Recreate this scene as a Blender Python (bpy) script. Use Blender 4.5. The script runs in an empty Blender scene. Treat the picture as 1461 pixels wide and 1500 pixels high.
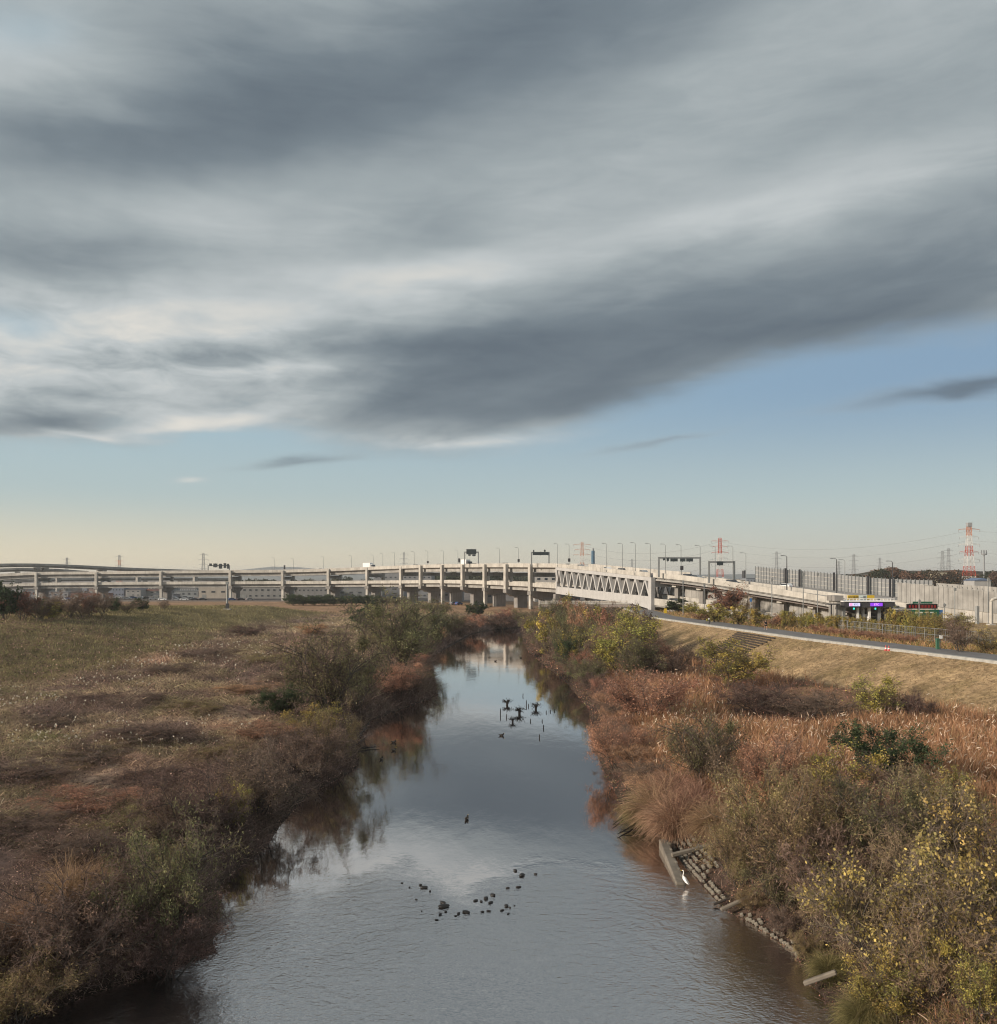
import bpy, math, random
import numpy as np
from mathutils import Vector, Matrix

# ------------------------------------------------------------------ camera
F = 1350.0            # focal length in photo pixels
CX, HY = 730.5, 845.0 # photo column of the view axis, photo row of the horizon
CAMZ = 16.0           # height of the road bridge rail above the river
scene = bpy.context.scene
COL = scene.collection
cam_data = bpy.data.cameras.new("camera")
cam = bpy.data.objects.new("camera", cam_data)
COL.objects.link(cam)
cam.location = (0, 0, CAMZ)
cam.rotation_euler = (math.radians(90), 0, 0)
cam_data.sensor_fit = 'HORIZONTAL'
cam_data.sensor_width = 36.0
cam_data.lens = 36.0 * F / 1461.0
cam_data.shift_y = 95.0 / 1461.0
cam_data.clip_start = 0.5
cam_data.clip_end = 30000
scene.camera = cam

# ------------------------------------------------------------------ view
scene.view_settings.view_transform = 'Standard'
scene.view_settings.look = 'None'
scene.view_settings.gamma = 1.0
scene.view_settings.use_curve_mapping = False
scene.view_settings.exposure = 0.35
scene.cycles.max_bounces = 6
scene.cycles.transparent_max_bounces = 8
scene.cycles.volume_bounces = 0
scene.cycles.use_denoising = True
scene.cycles.filter_width = 1.1

# ------------------------------------------------------------------ sun
SUN_AZ = math.radians(-112)   # from +Y, negative = left of the view
SUN_EL = math.radians(20)
sd = bpy.data.lights.new("sun", 'SUN')
sd.energy = 4.0
sd.angle = math.radians(6)
sd.color = (1.0, 0.86, 0.70)
sun = bpy.data.objects.new("sun", sd)
COL.objects.link(sun)
_to = Vector((math.sin(SUN_AZ) * math.cos(SUN_EL), math.cos(SUN_AZ) * math.cos(SUN_EL), math.sin(SUN_EL)))
sun.rotation_euler = (-_to).to_track_quat('-Z', 'Y').to_euler()

# ------------------------------------------------------------------ world
class NT:
    """tiny helper that turns arithmetic into shader nodes"""
    def __init__(self, tree): self.t = tree
    def node(self, typ, **kw):
        n = self.t.nodes.new(typ)
        for k, v in kw.items(): setattr(n, k, v)
        return n
    def put(self, sock, v):
        if isinstance(v, S): self.t.links.new(v.s, sock)
        elif hasattr(v, 'is_output'): self.t.links.new(v, sock)
        else: sock.default_value = v
    def m(self, op, *a):
        n = self.node('ShaderNodeMath', operation=op)
        for i, v in enumerate(a): self.put(n.inputs[i], v)
        return S(self, n.outputs[0])
    def mix(self, f, a, b):
        n = self.node('ShaderNodeMix', data_type='RGBA')
        self.put(n.inputs[0], f); self.put(n.inputs[6], a); self.put(n.inputs[7], b)
        return n.outputs[2]
    def noise(self, vec, scale, detail=3, rough=0.5, dist=0.0):
        n = self.node('ShaderNodeTexNoise')
        self.put(n.inputs['Vector'], vec)
        n.inputs['Scale'].default_value = scale; n.inputs['Detail'].default_value = detail
        n.inputs['Roughness'].default_value = rough; n.inputs['Distortion'].default_value = dist
        return S(self, n.outputs[0])
    def comb(self, x, y, z):
        n = self.node('ShaderNodeCombineXYZ')
        for i, v in enumerate((x, y, z)): self.put(n.inputs[i], v)
        return n.outputs[0]
    def smooth(self, v, lo, hi, a=0.0, b=1.0):
        n = self.node('ShaderNodeMapRange', interpolation_type='SMOOTHSTEP')
        self.put(n.inputs[0], v)
        for i, q in enumerate((lo, hi, a, b)): self.put(n.inputs[i + 1], q)
        return S(self, n.outputs[0])
    def ramp(self, f, stops, interp='LINEAR'):
        n = self.node('ShaderNodeValToRGB')
        n.color_ramp.interpolation = interp
        e = n.color_ramp.elements
        while len(e) < len(stops): e.new(0.5)
        for i, (p, c) in enumerate(stops):
            e[i].position = p
            e[i].color = (c, c, c, 1) if not hasattr(c, '__len__') else (*c, 1)
        self.put(n.inputs[0], f)
        return n.outputs[0]
class S:
    def __init__(self, nt, s): self.nt, self.s = nt, s
    def __add__(self, o): return self.nt.m('ADD', self, o)
    __radd__ = __add__
    def __sub__(self, o): return self.nt.m('SUBTRACT', self, o)
    def __rsub__(self, o): return self.nt.m('SUBTRACT', o, self)
    def __mul__(self, o): return self.nt.m('MULTIPLY', self, o)
    __rmul__ = __mul__
    def __truediv__(self, o): return self.nt.m('DIVIDE', self, o)

def srgb(r, g, b):
    f = lambda c: (c / 255 / 12.92) if c / 255 <= 0.04045 else ((c / 255 + 0.055) / 1.055) ** 2.4
    return (f(r), f(g), f(b))

world = bpy.data.worlds.new("World")
scene.world = world
world.use_nodes = True
world.cycles.sampling_method = 'MANUAL'
world.cycles.sample_map_resolution = 256
wt = world.node_tree
wt.nodes.clear()
W = NT(wt)
tc = W.node('ShaderNodeTexCoord')
sep = W.node('ShaderNodeSeparateXYZ')
wt.links.new(tc.outputs['Generated'], sep.inputs[0])
DX, DY, DZ = (S(W, sep.outputs[i]) for i in range(3))
az = W.m('ARCTAN2', DX, DY) * 57.29578            # degrees, 0 = straight up the river
el = W.m('ARCSINE', DZ) * 57.29578
# cloud sheet: direction met with a level layer above the ground
hz = W.m('MAXIMUM', DZ, 0.03) + 0.05
px_, py_ = DX / hz, DY / hz
ang = math.radians(-62)                            # wind direction of the streaks
sx_ = px_ * math.cos(ang) + py_ * math.sin(ang)
sy_ = py_ * math.cos(ang) - px_ * math.sin(ang)
streak = W.noise(W.comb(sx_ * 0.55, sy_ * 1.5, 3.1), 0.9, 4, 0.5, 0.35)
broad = W.noise(W.comb(sx_ * 0.5, sy_ * 1.0, 7.7), 0.55, 2, 0.5, 0.2)
# wobble used to break the edges of the banks of cloud
ae = W.comb(az * 0.035, el * 0.13, 0.0)
wob1 = W.noise(ae, 1.1, 4, 0.55, 0.3) - 0.5
wob2 = W.noise(W.comb(az * 0.035 + 9.0, el * 0.13 + 4.0, 2.0), 1.3, 4, 0.55, 0.3) - 0.5
fine = W.noise(W.comb(az * 0.10, el * 0.42, 5.0), 1.5, 5, 0.6, 0.4) - 0.5
azw = az + wob1 * 9.0
elw = el + wob2 * 4.0 + fine * 0.8

def pix_dir(x, y):
    a = math.atan((x - CX) / F)
    return math.degrees(a), math.degrees(math.atan((HY - y) / F * math.cos(a)))
DPP = math.degrees(1 / F)                          # degrees per photo pixel near the axis
def stroke(x, y, sx, sy, rot, amt):
    a0, e0 = pix_dir(x, y)
    c, s = math.cos(math.radians(rot)), math.sin(math.radians(rot))
    u, v = azw - a0, elw - e0
    p = (u * c + v * s) * (1 / (sx * DPP))
    q = (v * c - u * s) * (1 / (sy * DPP))
    return W.m('EXPONENT', (p * p + q * q) * -0.7) * amt
def total(lst):
    t = None
    for a in lst:
        g = stroke(*a)
        t = g if t is None else t + g
    return t
SHADE = [
    # x, y, half length, half height, rise, amount      dark banks
    (270, 190, 330, 55, 8, -0.46), (620, 75, 420, 62, 11, -0.42), (980, 5, 300, 40, 8, -0.2),
    (1270, 410, 420, 72, 8, -0.44), (820, 485, 300, 46, 9, -0.30), (560, 505, 160, 30, 6, -0.22), (680, 560, 240, 42, 4, -0.28),
    (150, 380, 190, 30, 4, -0.46), (690, 605, 250, 26, 4, -0.30), (1380, 580, 110, 13, 6, -0.75),
    (40, 612, 60, 16, 2, -0.45), (640, 335, 90, 40, 5, -0.14), (430, 676, 60, 6, 3, -0.4),
    (960, 656, 70, 5, 8, -0.3), (250, 530, 130, 22, 3, -0.22), (1180, 480, 330, 34, 10, -0.25), (20, 445, 60, 20, 0, -0.3),
    # lit gaps
    (70, 105, 170, 55, 4, 0.48), (300, 300, 330, 40, 6, 0.12), (620, 400, 120, 22, 3, 0.34),
    (310, 430, 200, 46, 6, 0.42), (200, 560, 160, 22, 2, 0.2), (130, 480, 150, 26, 3, 0.26), (1010, 338, 190, 26, 10, 0.24), (1350, 472, 230, 30, 9, -0.26), (1300, 130, 260, 60, 8, -0.10),
    (1120, 150, 480, 130, 8, -0.13), (1350, 250, 170, 26, 9, 0.10), (420, 545, 110, 11, 4, 0.34),
    (715, 656, 90, 9, 5, 0.30), (300, 622, 95, 10, 5, 0.45), (110, 630, 60, 7, 2, 0.45), (50, 548, 90, 22, 0, 0.22),
    (280, 688, 18, 5, 0, 0.4), (1445, 440, 60, 12, 8, 0.12),
]
COVER = [
    (1380, 580, 120, 11, 6, 0.9), (300, 622, 95, 9, 5, 0.8), (110, 630, 60, 7, 2, 0.6), (430, 676, 60, 5, 3, 0.6),
    (280, 688, 18, 4, 0, 0.5), (960, 656, 70, 5, 8, 0.5), (40, 612, 60, 14, 2, 0.6),
    (20, 470, 45, 18, 0, -0.5), (30, 30, 60, 22, 8, -0.35), (330, 640, 60, 8, 0, -0.3), (1330, 600, 200, 20, 4, -0.1),
]
raw = total(SHADE)
puff = (W.noise(W.comb(az * 0.16, el * 0.5, 8.0), 1.6, 5, 0.6, 0.5) - 0.5) * total([(150, 520, 330, 80, 0, 0.9), (640, 655, 160, 16, 3, 0.6)])
shade = raw * 0.78 + puff + (streak - 0.5) * 0.72 + (broad - 0.5) * 0.25 + fine * 0.26 + 0.575
# lower edge of the cloud deck as a function of azimuth
stops = [(0, 640), (200, 640), (380, 612), (520, 668), (660, 680), (800, 648), (960, 590), (1120, 540), (1300, 512), (1461, 486)]
edge = W.ramp((az + 40) * (1 / 80), [((pix_dir(x, y)[0] + 40) / 80, pix_dir(x, y)[1] / 40) for x, y in stops], 'B_SPLINE')
edge = S(W, edge) * 40
cover = W.smooth(el - edge + (wob2 * 3.0 + fine * 2.2 + puff * 2.5 + (streak - 0.5) * 1.5), -1.0, 1.5) + total(COVER)
cover = W.m('MINIMUM', W.m('MAXIMUM', cover, 0.0), 1.0)
BG = 0.10
k = 1 / BG
def kc(r, g, b): return tuple(v * k for v in srgb(r, g, b))
cloud = W.ramp(shade, [(0.0, kc(88, 98, 107)), (0.2, kc(106, 116, 123)), (0.48, kc(142, 150, 153)), (0.72, kc(173, 178, 179)), (1.0, kc(205, 201, 193))])
sky = W.node('ShaderNodeTexSky', sky_type='NISHITA')
sky.sun_disc = False
sky.sun_elevation = SUN_EL
sky.sun_rotation = SUN_AZ
sky.air_density = 1.0; sky.dust_density = 2.0; sky.ozone_density = 1.5
# low air near the horizon: pale haze over the clear sky colour
hazec = W.mix(W.smooth(az, -30, 30), (*kc(216, 202, 172), 1), (*kc(184, 181, 170), 1))
blue = W.mix(W.smooth(az, -28, 30), (*kc(148, 172, 184), 1), (*kc(120, 145, 168), 1))
mid = (*kc(164, 178, 178), 1)
clear = W.mix(W.smooth(el, 3.0, 11.5), W.mix(W.smooth(el, -0.5, 5.5), hazec, mid), blue)
nish = W.node('ShaderNodeVectorMath', operation='SCALE')
wt.links.new(sky.outputs[0], nish.inputs[0]); nish.inputs['Scale'].default_value = 1.0
clear = W.mix(0.12, clear, nish.outputs[0])
final = W.mix(cover * 0.97, clear, cloud)
bgn = W.node('ShaderNodeBackground')
W.put(bgn.inputs[0], final)
bgn.inputs[1].default_value = BG
wo = W.node('ShaderNodeOutputWorld')
wt.links.new(bgn.outputs[0], wo.inputs[0])

# ================================================================== helpers
RNG = np.random.default_rng(11)
def ground_at(x, y, z=0.0):
    """photo pixel -> point on the level z"""
    d = (CAMZ - z) * F / (y - HY)
    return np.array([(x - CX) / F * d, d, z])
def at(x, y, d):
    """photo pixel at a known distance"""
    return np.array([(x - CX) / F * d, d, CAMZ - (y - HY) / F * d])

def vnoise(x, y, seed=0):
    x = np.asarray(x, float); y = np.asarray(y, float)
    xi, yi = np.floor(x).astype(np.int64), np.floor(y).astype(np.int64)
    fx, fy = x - xi, y - yi
    fx, fy = fx * fx * (3 - 2 * fx), fy * fy * (3 - 2 * fy)
    def h(a, b):
        n = (a * 374761393 + b * 668265263 + seed * 974634777) & 0xFFFFFFFF
        n = ((n ^ (n >> 13)) * 1274126177) & 0xFFFFFFFF
        return ((n ^ (n >> 16)) & 0xFFFF) / 65535.0
    a, b, c, d = h(xi, yi), h(xi + 1, yi), h(xi, yi + 1), h(xi + 1, yi + 1)
    return (a * (1 - fx) + b * fx) * (1 - fy) + (c * (1 - fx) + d * fx) * fy
def fbm(x, y, seed=0, oct=4):
    s, a, t = 0, 1.0, 0
    for i in range(oct):
        s = s + a * vnoise(np.asarray(x) * 2 ** i, np.asarray(y) * 2 ** i, seed + i); t += a; a *= 0.5
    return s / t
def sstep(v, lo, hi):
    t = np.clip((v - lo) / (hi - lo), 0, 1)
    return t * t * (3 - 2 * t)

def mat(name, color, rough=0.8, metal=0.0, var=0.0, scale=4.0, bump=0.0, spec=0.3, color2=None, emit=None, streaks=0.0):
    m = bpy.data.materials.new(name); m.use_nodes = True
    t = NT(m.node_tree); b = m.node_tree.nodes['Principled BSDF']
    b.inputs['Roughness'].default_value = rough; b.inputs['Metallic'].default_value = metal
    b.inputs['Specular IOR Level'].default_value = spec
    b.inputs['Base Color'].default_value = (*color, 1)
    if var or color2:
        co = t.node('ShaderNodeTexCoord').outputs['Object']
        n = t.noise(co, scale, 5, 0.6, 0.2)
        c2 = color2 or tuple(c * (1 - var) for c in color)
        f = t.smooth(n, 0.32, 0.68)
        c = t.mix(f, (*color, 1), (*c2, 1))
        if streaks:
            mp = t.node('ShaderNodeMapping'); m.node_tree.links.new(co, mp.inputs[0]); mp.inputs['Scale'].default_value = (1.6, 1.6, 0.12)
            s = t.smooth(t.noise(mp.outputs[0], 1.0, 4, 0.6), 0.45, 0.75)
            c = t.mix(s * streaks, c, (*[v * 0.45 for v in color], 1))
        t.put(b.inputs['Base Color'], c)
        if bump:
            bn = t.node('ShaderNodeBump'); bn.inputs['Strength'].default_value = bump
            t.put(bn.inputs['Height'], n); m.node_tree.links.new(bn.outputs[0], b.inputs['Normal'])
    if emit:
        b.inputs['Emission Color'].default_value = (*emit[0], 1); b.inputs['Emission Strength'].default_value = emit[1]
    return m

def foliage_mat(name, trans=0.3, bright=1.25, sat=0.85):
    m = bpy.data.materials.new(name); m.use_nodes = True
    nt = m.node_tree; nt.nodes.clear(); t = NT(nt)
    a = t.node('ShaderNodeAttribute', attribute_name='Col')
    oi = t.node('ShaderNodeObjectInfo')
    hsv = t.node('ShaderNodeHueSaturation')
    t.put(hsv.inputs['Color'], a.outputs['Color'])
    t.put(hsv.inputs['Hue'], S(t, oi.outputs['Random']) * 0.03 + 0.485)
    t.put(hsv.inputs['Value'], S(t, oi.outputs['Random']) * 0.3 + bright - 0.15); hsv.inputs['Saturation'].default_value = sat
    d = t.node('ShaderNodeBsdfDiffuse'); tr = t.node('ShaderNodeBsdfTranslucent'); mx = t.node('ShaderNodeMixShader')
    nt.links.new(hsv.outputs[0], d.inputs[0]); nt.links.new(hsv.outputs[0], tr.inputs[0])
    mx.inputs[0].default_value = trans
    nt.links.new(d.outputs[0], mx.inputs[1]); nt.links.new(tr.outputs[0], mx.inputs[2])
    o = t.node('ShaderNodeOutputMaterial'); nt.links.new(mx.outputs[0], o.inputs[0])
    return m

def fast_mesh(name, verts, quads, col=None, tris=None, smooth=False):
    me = bpy.data.meshes.new(name)
    verts = np.asarray(verts, np.float32); quads = np.asarray(quads, np.int32).reshape(-1, 4)
    nt_ = 0 if tris is None else len(tris)
    me.vertices.add(len(verts)); me.vertices.foreach_set('co', verts.ravel())
    loops = quads.ravel()
    if nt_: loops = np.concatenate([loops, np.asarray(tris, np.int32).ravel()])
    me.loops.add(len(loops)); me.loops.foreach_set('vertex_index', loops)
    nq = len(quads)
    starts = np.concatenate([np.arange(nq) * 4, nq * 4 + np.arange(nt_) * 3]).astype(np.int32)
    me.polygons.add(nq + nt_); me.polygons.foreach_set('loop_start', starts)
    if smooth: me.polygons.foreach_set('use_smooth', np.ones(nq + nt_, bool))
    if col is not None:
        a = me.attributes.new('Col', 'FLOAT_COLOR', 'POINT')
        c4 = np.ones((len(verts), 4), np.float32); c4[:, :3] = col
        a.data.foreach_set('color', c4.ravel())
    me.update(calc_edges=True)
    return me

def link(name, me, m=None, parent=None, loc=None):
    o = bpy.data.objects.new(name, me); COL.objects.link(o)
    if m is not None and not me.materials: me.materials.append(m)
    if parent is not None: o.parent = parent
    if loc is not None: o.location = loc
    return o
def tag(o, label=None, cat=None, group=None, kind=None):
    if label: o['label'] = label
    if cat: o['category'] = cat
    if group: o['group'] = group
    if kind: o['kind'] = kind
    return o
def thing(name, label, cat, loc=(0, 0, 0), rz=0.0, group=None):
    o = bpy.data.objects.new(name, None); COL.objects.link(o)
    o.location = tuple(float(v) for v in loc); o.rotation_euler = (0, 0, rz); o.empty_display_size = 0.5
    return tag(o, label, cat, group)
def copy_tree(o, parent=None):
    c = o.copy(); COL.objects.link(c); c.parent = parent
    for ch in list(o.children): copy_tree(ch, c)
    return c

class MB:
    """collects boxes, bars, tubes and swept profiles into one mesh"""
    def __init__(self): self.v, self.f = [], []
    def add(self, v, f):
        n = len(self.v); self.v += [tuple(map(float, p)) for p in v]; self.f += [[i + n for i in q] for q in f]; return self
    def box(self, c, s, rz=0.0, taper=1.0):
        ca, sa = math.cos(rz), math.sin(rz); v = []
        for z in (-1, 1):
            k = taper if z > 0 else 1.0
            for x, y in ((-1, -1), (1, -1), (1, 1), (-1, 1)):
                a, b = x * s[0] / 2 * k, y * s[1] / 2 * k
                v.append((c[0] + a * ca - b * sa, c[1] + a * sa + b * ca, c[2] + z * s[2] / 2))
        return self.add(v, [(3, 2, 1, 0), (4, 5, 6, 7), (0, 1, 5, 4), (1, 2, 6, 5), (2, 3, 7, 6), (3, 0, 4, 7)])
    def bar(self, a, b, w, h=None, up=(0, 0, 1)):
        a, b = Vector(a), Vector(b); h = h or w
        d = (b - a).normalized(); u = Vector(up)
        if abs(d.dot(u)) > 0.98: u = Vector((0, 1, 0))
        s = d.cross(u).normalized(); u = s.cross(d)
        v = [p + s * (x * w / 2) + u * (y * h / 2) for p in (a, b) for x, y in ((-1, -1), (1, -1), (1, 1), (-1, 1))]
        return self.add(v, [(3, 2, 1, 0), (4, 5, 6, 7), (0, 1, 5, 4), (1, 2, 6, 5), (2, 3, 7, 6), (3, 0, 4, 7)])
    def tube(self, pts, r, n=6, cap=True):
        pts = [Vector(p) for p in pts]; rs = r if hasattr(r, '__len__') else [r] * len(pts); v, f = [], []
        for i, p in enumerate(pts):
            d = (pts[min(i + 1, len(pts) - 1)] - pts[max(i - 1, 0)]).normalized()
            u = Vector((0, 0, 1)) if abs(d.z) < 0.95 else Vector((0, 1, 0))
            s = d.cross(u).normalized(); t = s.cross(d)
            for k in range(n):
                a = 2 * math.pi * k / n
                v.append(p + s * (math.cos(a) * rs[i]) + t * (math.sin(a) * rs[i]))
        for i in range(len(pts) - 1):
            for k in range(n):
                f.append((i * n + k, i * n + (k + 1) % n, (i + 1) * n + (k + 1) % n, (i + 1) * n + k))
        if cap: f.append(tuple(range(n))[::-1]); f.append(tuple((len(pts) - 1) * n + k for k in range(n)))
        return self.add(v, f)
    def lathe(self, c, prof, n=10):
        v, f = [], []
        for r, z in prof:
            for k in range(n):
                a = 2 * math.pi * k / n; v.append((c[0] + r * math.cos(a), c[1] + r * math.sin(a), c[2] + z))
        for i in range(len(prof) - 1):
            for k in range(n): f.append((i * n + k, i * n + (k + 1) % n, (i + 1) * n + (k + 1) % n, (i + 1) * n + k))
        f.append(tuple(range(n))[::-1]); f.append(tuple((len(prof) - 1) * n + k for k in range(n)))
        return self.add(v, f)
    def sweep(self, path, prof, nrm):
        """closed profile (u along nrm, v up) carried along path"""
        n = len(prof); v, f = [], []
        for p, q in zip(path, nrm):
            for u, w in prof: v.append((p[0] + q[0] * u, p[1] + q[1] * u, p[2] + w))
        for i in range(len(path) - 1):
            for k in range(n): f.append((i * n + k, i * n + (k + 1) % n, (i + 1) * n + (k + 1) % n, (i + 1) * n + k))
        f.append(tuple(range(n))[::-1]); f.append(tuple((len(path) - 1) * n + k for k in range(n)))
        return self.add(v, f)
    def prism(self, poly, axis, depth, c=(0, 0, 0)):
        """polygon in the plane across axis ('x' or 'y') pushed out by depth, centred on c"""
        v = []
        for s in (-depth / 2, depth / 2):
            for a, b in poly: v.append((c[0] + a, c[1] + s, c[2] + b) if axis == 'y' else (c[0] + s, c[1] + a, c[2] + b))
        n = len(poly); f = [tuple(range(n))[::-1], tuple(range(n, 2 * n))]
        f += [(k, (k + 1) % n, n + (k + 1) % n, n + k) for k in range(n)]
        return self.add(v, f)
    def build(self, name, m, parent=None, world=True, smooth=False, bevel=0.0):
        """mesh object; with world=True vertices are world points and are moved into the root's frame"""
        me = bpy.data.meshes.new(name)
        off = Vector((0, 0, 0))
        if parent is not None and world:
            r = parent
            while r is not None: off += r.location; r = r.parent
        me.from_pydata([(a - off.x, b - off.y, c - off.z) for a, b, c in self.v], [], self.f)
        if smooth: me.polygons.foreach_set('use_smooth', [True] * len(me.polygons))
        o = link(name, me, m, parent)
        import bmesh
        bm = bmesh.new(); bm.from_mesh(me); bmesh.ops.recalc_face_normals(bm, faces=bm.faces); bm.to_mesh(me); bm.free()
        if bevel:
            md = o.modifiers.new('bevel', 'BEVEL'); md.width = bevel; md.segments = 1; md.limit_method = 'ANGLE'
        me.update()
        return o

# ================================================================== setting: terrain
LW = [(-30, 30), (0, 1515), (70, 1480), (170, 1445), (310, 1400), (325, 1290), (385, 1245), (410, 1210), (450, 1165), (525, 1125),
      (520, 1090), (545, 1055), (600, 1035), (640, 1020), (635, 990), (632, 962), (690, 930)]
RW = [(1250, 1510), (1190, 1440), (1165, 1395), (1100, 1352), (1060, 1330), (1000, 1262), (985, 1240), (960, 1222), (920, 1200),
      (890, 1140), (872, 1100), (865, 1040), (835, 1005), (800, 975), (775, 955), (765, 930)]
Lp = [ground_at(*p)[:2] for p in LW[1:]]
Rp = [ground_at(*p)[:2] for p in RW]
Lp = [np.array([-17.0, -400]), np.array([-17.5, 25])] + Lp + [np.array(q) for q in ((-4.0, 272), (6, 290), (22, 320), (52, 380), (160, 500), (700, 900))]
Rp = [np.array([13.0, -400]), np.array([12.6, 20])] + Rp + [np.array(q) for q in ((9.5, 268), (18, 285), (34, 312), (66, 366), (175, 480), (740, 880))]
Lp, Rp = np.array(Lp), np.array(Rp)
def left_x(y): return np.interp(y, Lp[:, 1], Lp[:, 0])
def right_x(y): return np.interp(y, Rp[:, 1], Rp[:, 0])
def path_x(y):
    """river-side edge of the levee path"""
    return np.interp(y, [-300, 20, 105, 145, 223, 300, 420, 2000], [100, 72, 57.0, 48.0, 36.6, 40, 95, 900])
PATH_W = 6.0
LEV_Z = 6.4
def terrain(x, y):
    x = np.asarray(x, float); y = np.asarray(y, float)
    lx, rx = left_x(y), right_x(y)
    dl, dr = lx - x, x - rx
    n1 = fbm(x / 22, y / 22, 3) - 0.5
    n2 = fbm(x / 4.0, y / 4.0, 9) - 0.5
    n3 = fbm(x / 1.3, y / 1.3, 21, 2) - 0.5
    near = 1 / (1 + (y / 260.0) ** 4)
    # left bank, field and grassed levee
    zl = 2.3 * sstep(dl, -0.2, 4.5) + 0.9 * sstep(dl, 3, 16)
    zl = zl + (n1 * 1.2 + n2 * 1.25 * (1 - 0.6 * sstep(-x, 52, 66)) + n3 * 0.30) * sstep(dl, 0.5, 5) * near
    cx = np.interp(y, [60, 214, 285, 330], [-165, -112, -88, -40])
    cr = sstep(-x + n1 * 8, np.interp(y, [100, 280], [56, 50]), np.interp(y, [100, 220, 290], [100, 97, 76])) * (1 - 0.7 * sstep(-x, 116, 150))
    top = np.interp(y, [60, 170, 250, 300, 340, 380], [7.4, 7.7, 7.7, 6.6, 4.2, 3.3])
    lev = np.maximum(top - 3.2, 0) * cr * sstep(y, 40, 90) * (1 - sstep(y, 285, 350))
    zl = zl + lev
    # right bank, flood plain and levee
    zr = 1.5 * sstep(dr, -0.2, 3.5) + 0.5 * sstep(dr, 2, 10)
    zr = zr + (n1 * 0.7 + n2 * 0.5 + n3 * 0.15) * sstep(dr, 0.5, 4) * near
    px = path_x(y); foot = px - np.where(y > 200, np.maximum(6.5, 12 - (y - 200) * 0.05), 12)
    t = np.clip((x - foot) / np.maximum(px - foot, 0.5), 0, 1)
    onlev = sstep(t, 0.0, 0.15)
    zr = np.where(t > 0, zr * (1 - onlev) + onlev * (2.0 + (LEV_Z - 2.0) * t + n3 * 0.10), zr)
    past = sstep(x - px - PATH_W - 0.3, 0, 3)
    zr = np.where(x > px, LEV_Z - 0.35 * past, zr)
    z = np.where(x < lx, zl, np.where(x > rx, zr, -1.2 * sstep(np.minimum(-dl, -dr), 0, 2.5)))
    far = sstep(y, 330, 460)
    z = np.where((x < lx) | (x > rx), z * (1 - far) + far * np.where(x > rx, 4.5, 3.2), z)
    return z
def tz(x, y): return float(terrain(x, y))

def axis(parts):
    out = []
    for a, b, s in parts: out.append(np.arange(a, b, s))
    return np.unique(np.concatenate(out))
xs = axis([(-9000, -1000, 800), (-1000, -300, 60), (-300, -130, 12), (-130, -40, 2.5), (-40, 60, 0.8), (60, 130, 2.5), (130, 400, 15), (400, 1000, 60), (1000, 9001, 800)])
ys = axis([(-600, -40, 40), (-40, 20, 5), (20, 130, 0.8), (130, 300, 2.0), (300, 520, 6), (520, 1000, 40), (1000, 12001, 500)])
GX, GY = np.meshgrid(xs, ys)
GZ = terrain(GX, GY)
nx, ny = len(xs), len(ys)
idx = np.arange(nx * ny).reshape(ny, nx)
quads = np.stack([idx[:-1, :-1], idx[:-1, 1:], idx[1:, 1:], idx[1:, :-1]], -1).reshape(-1, 4)

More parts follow.
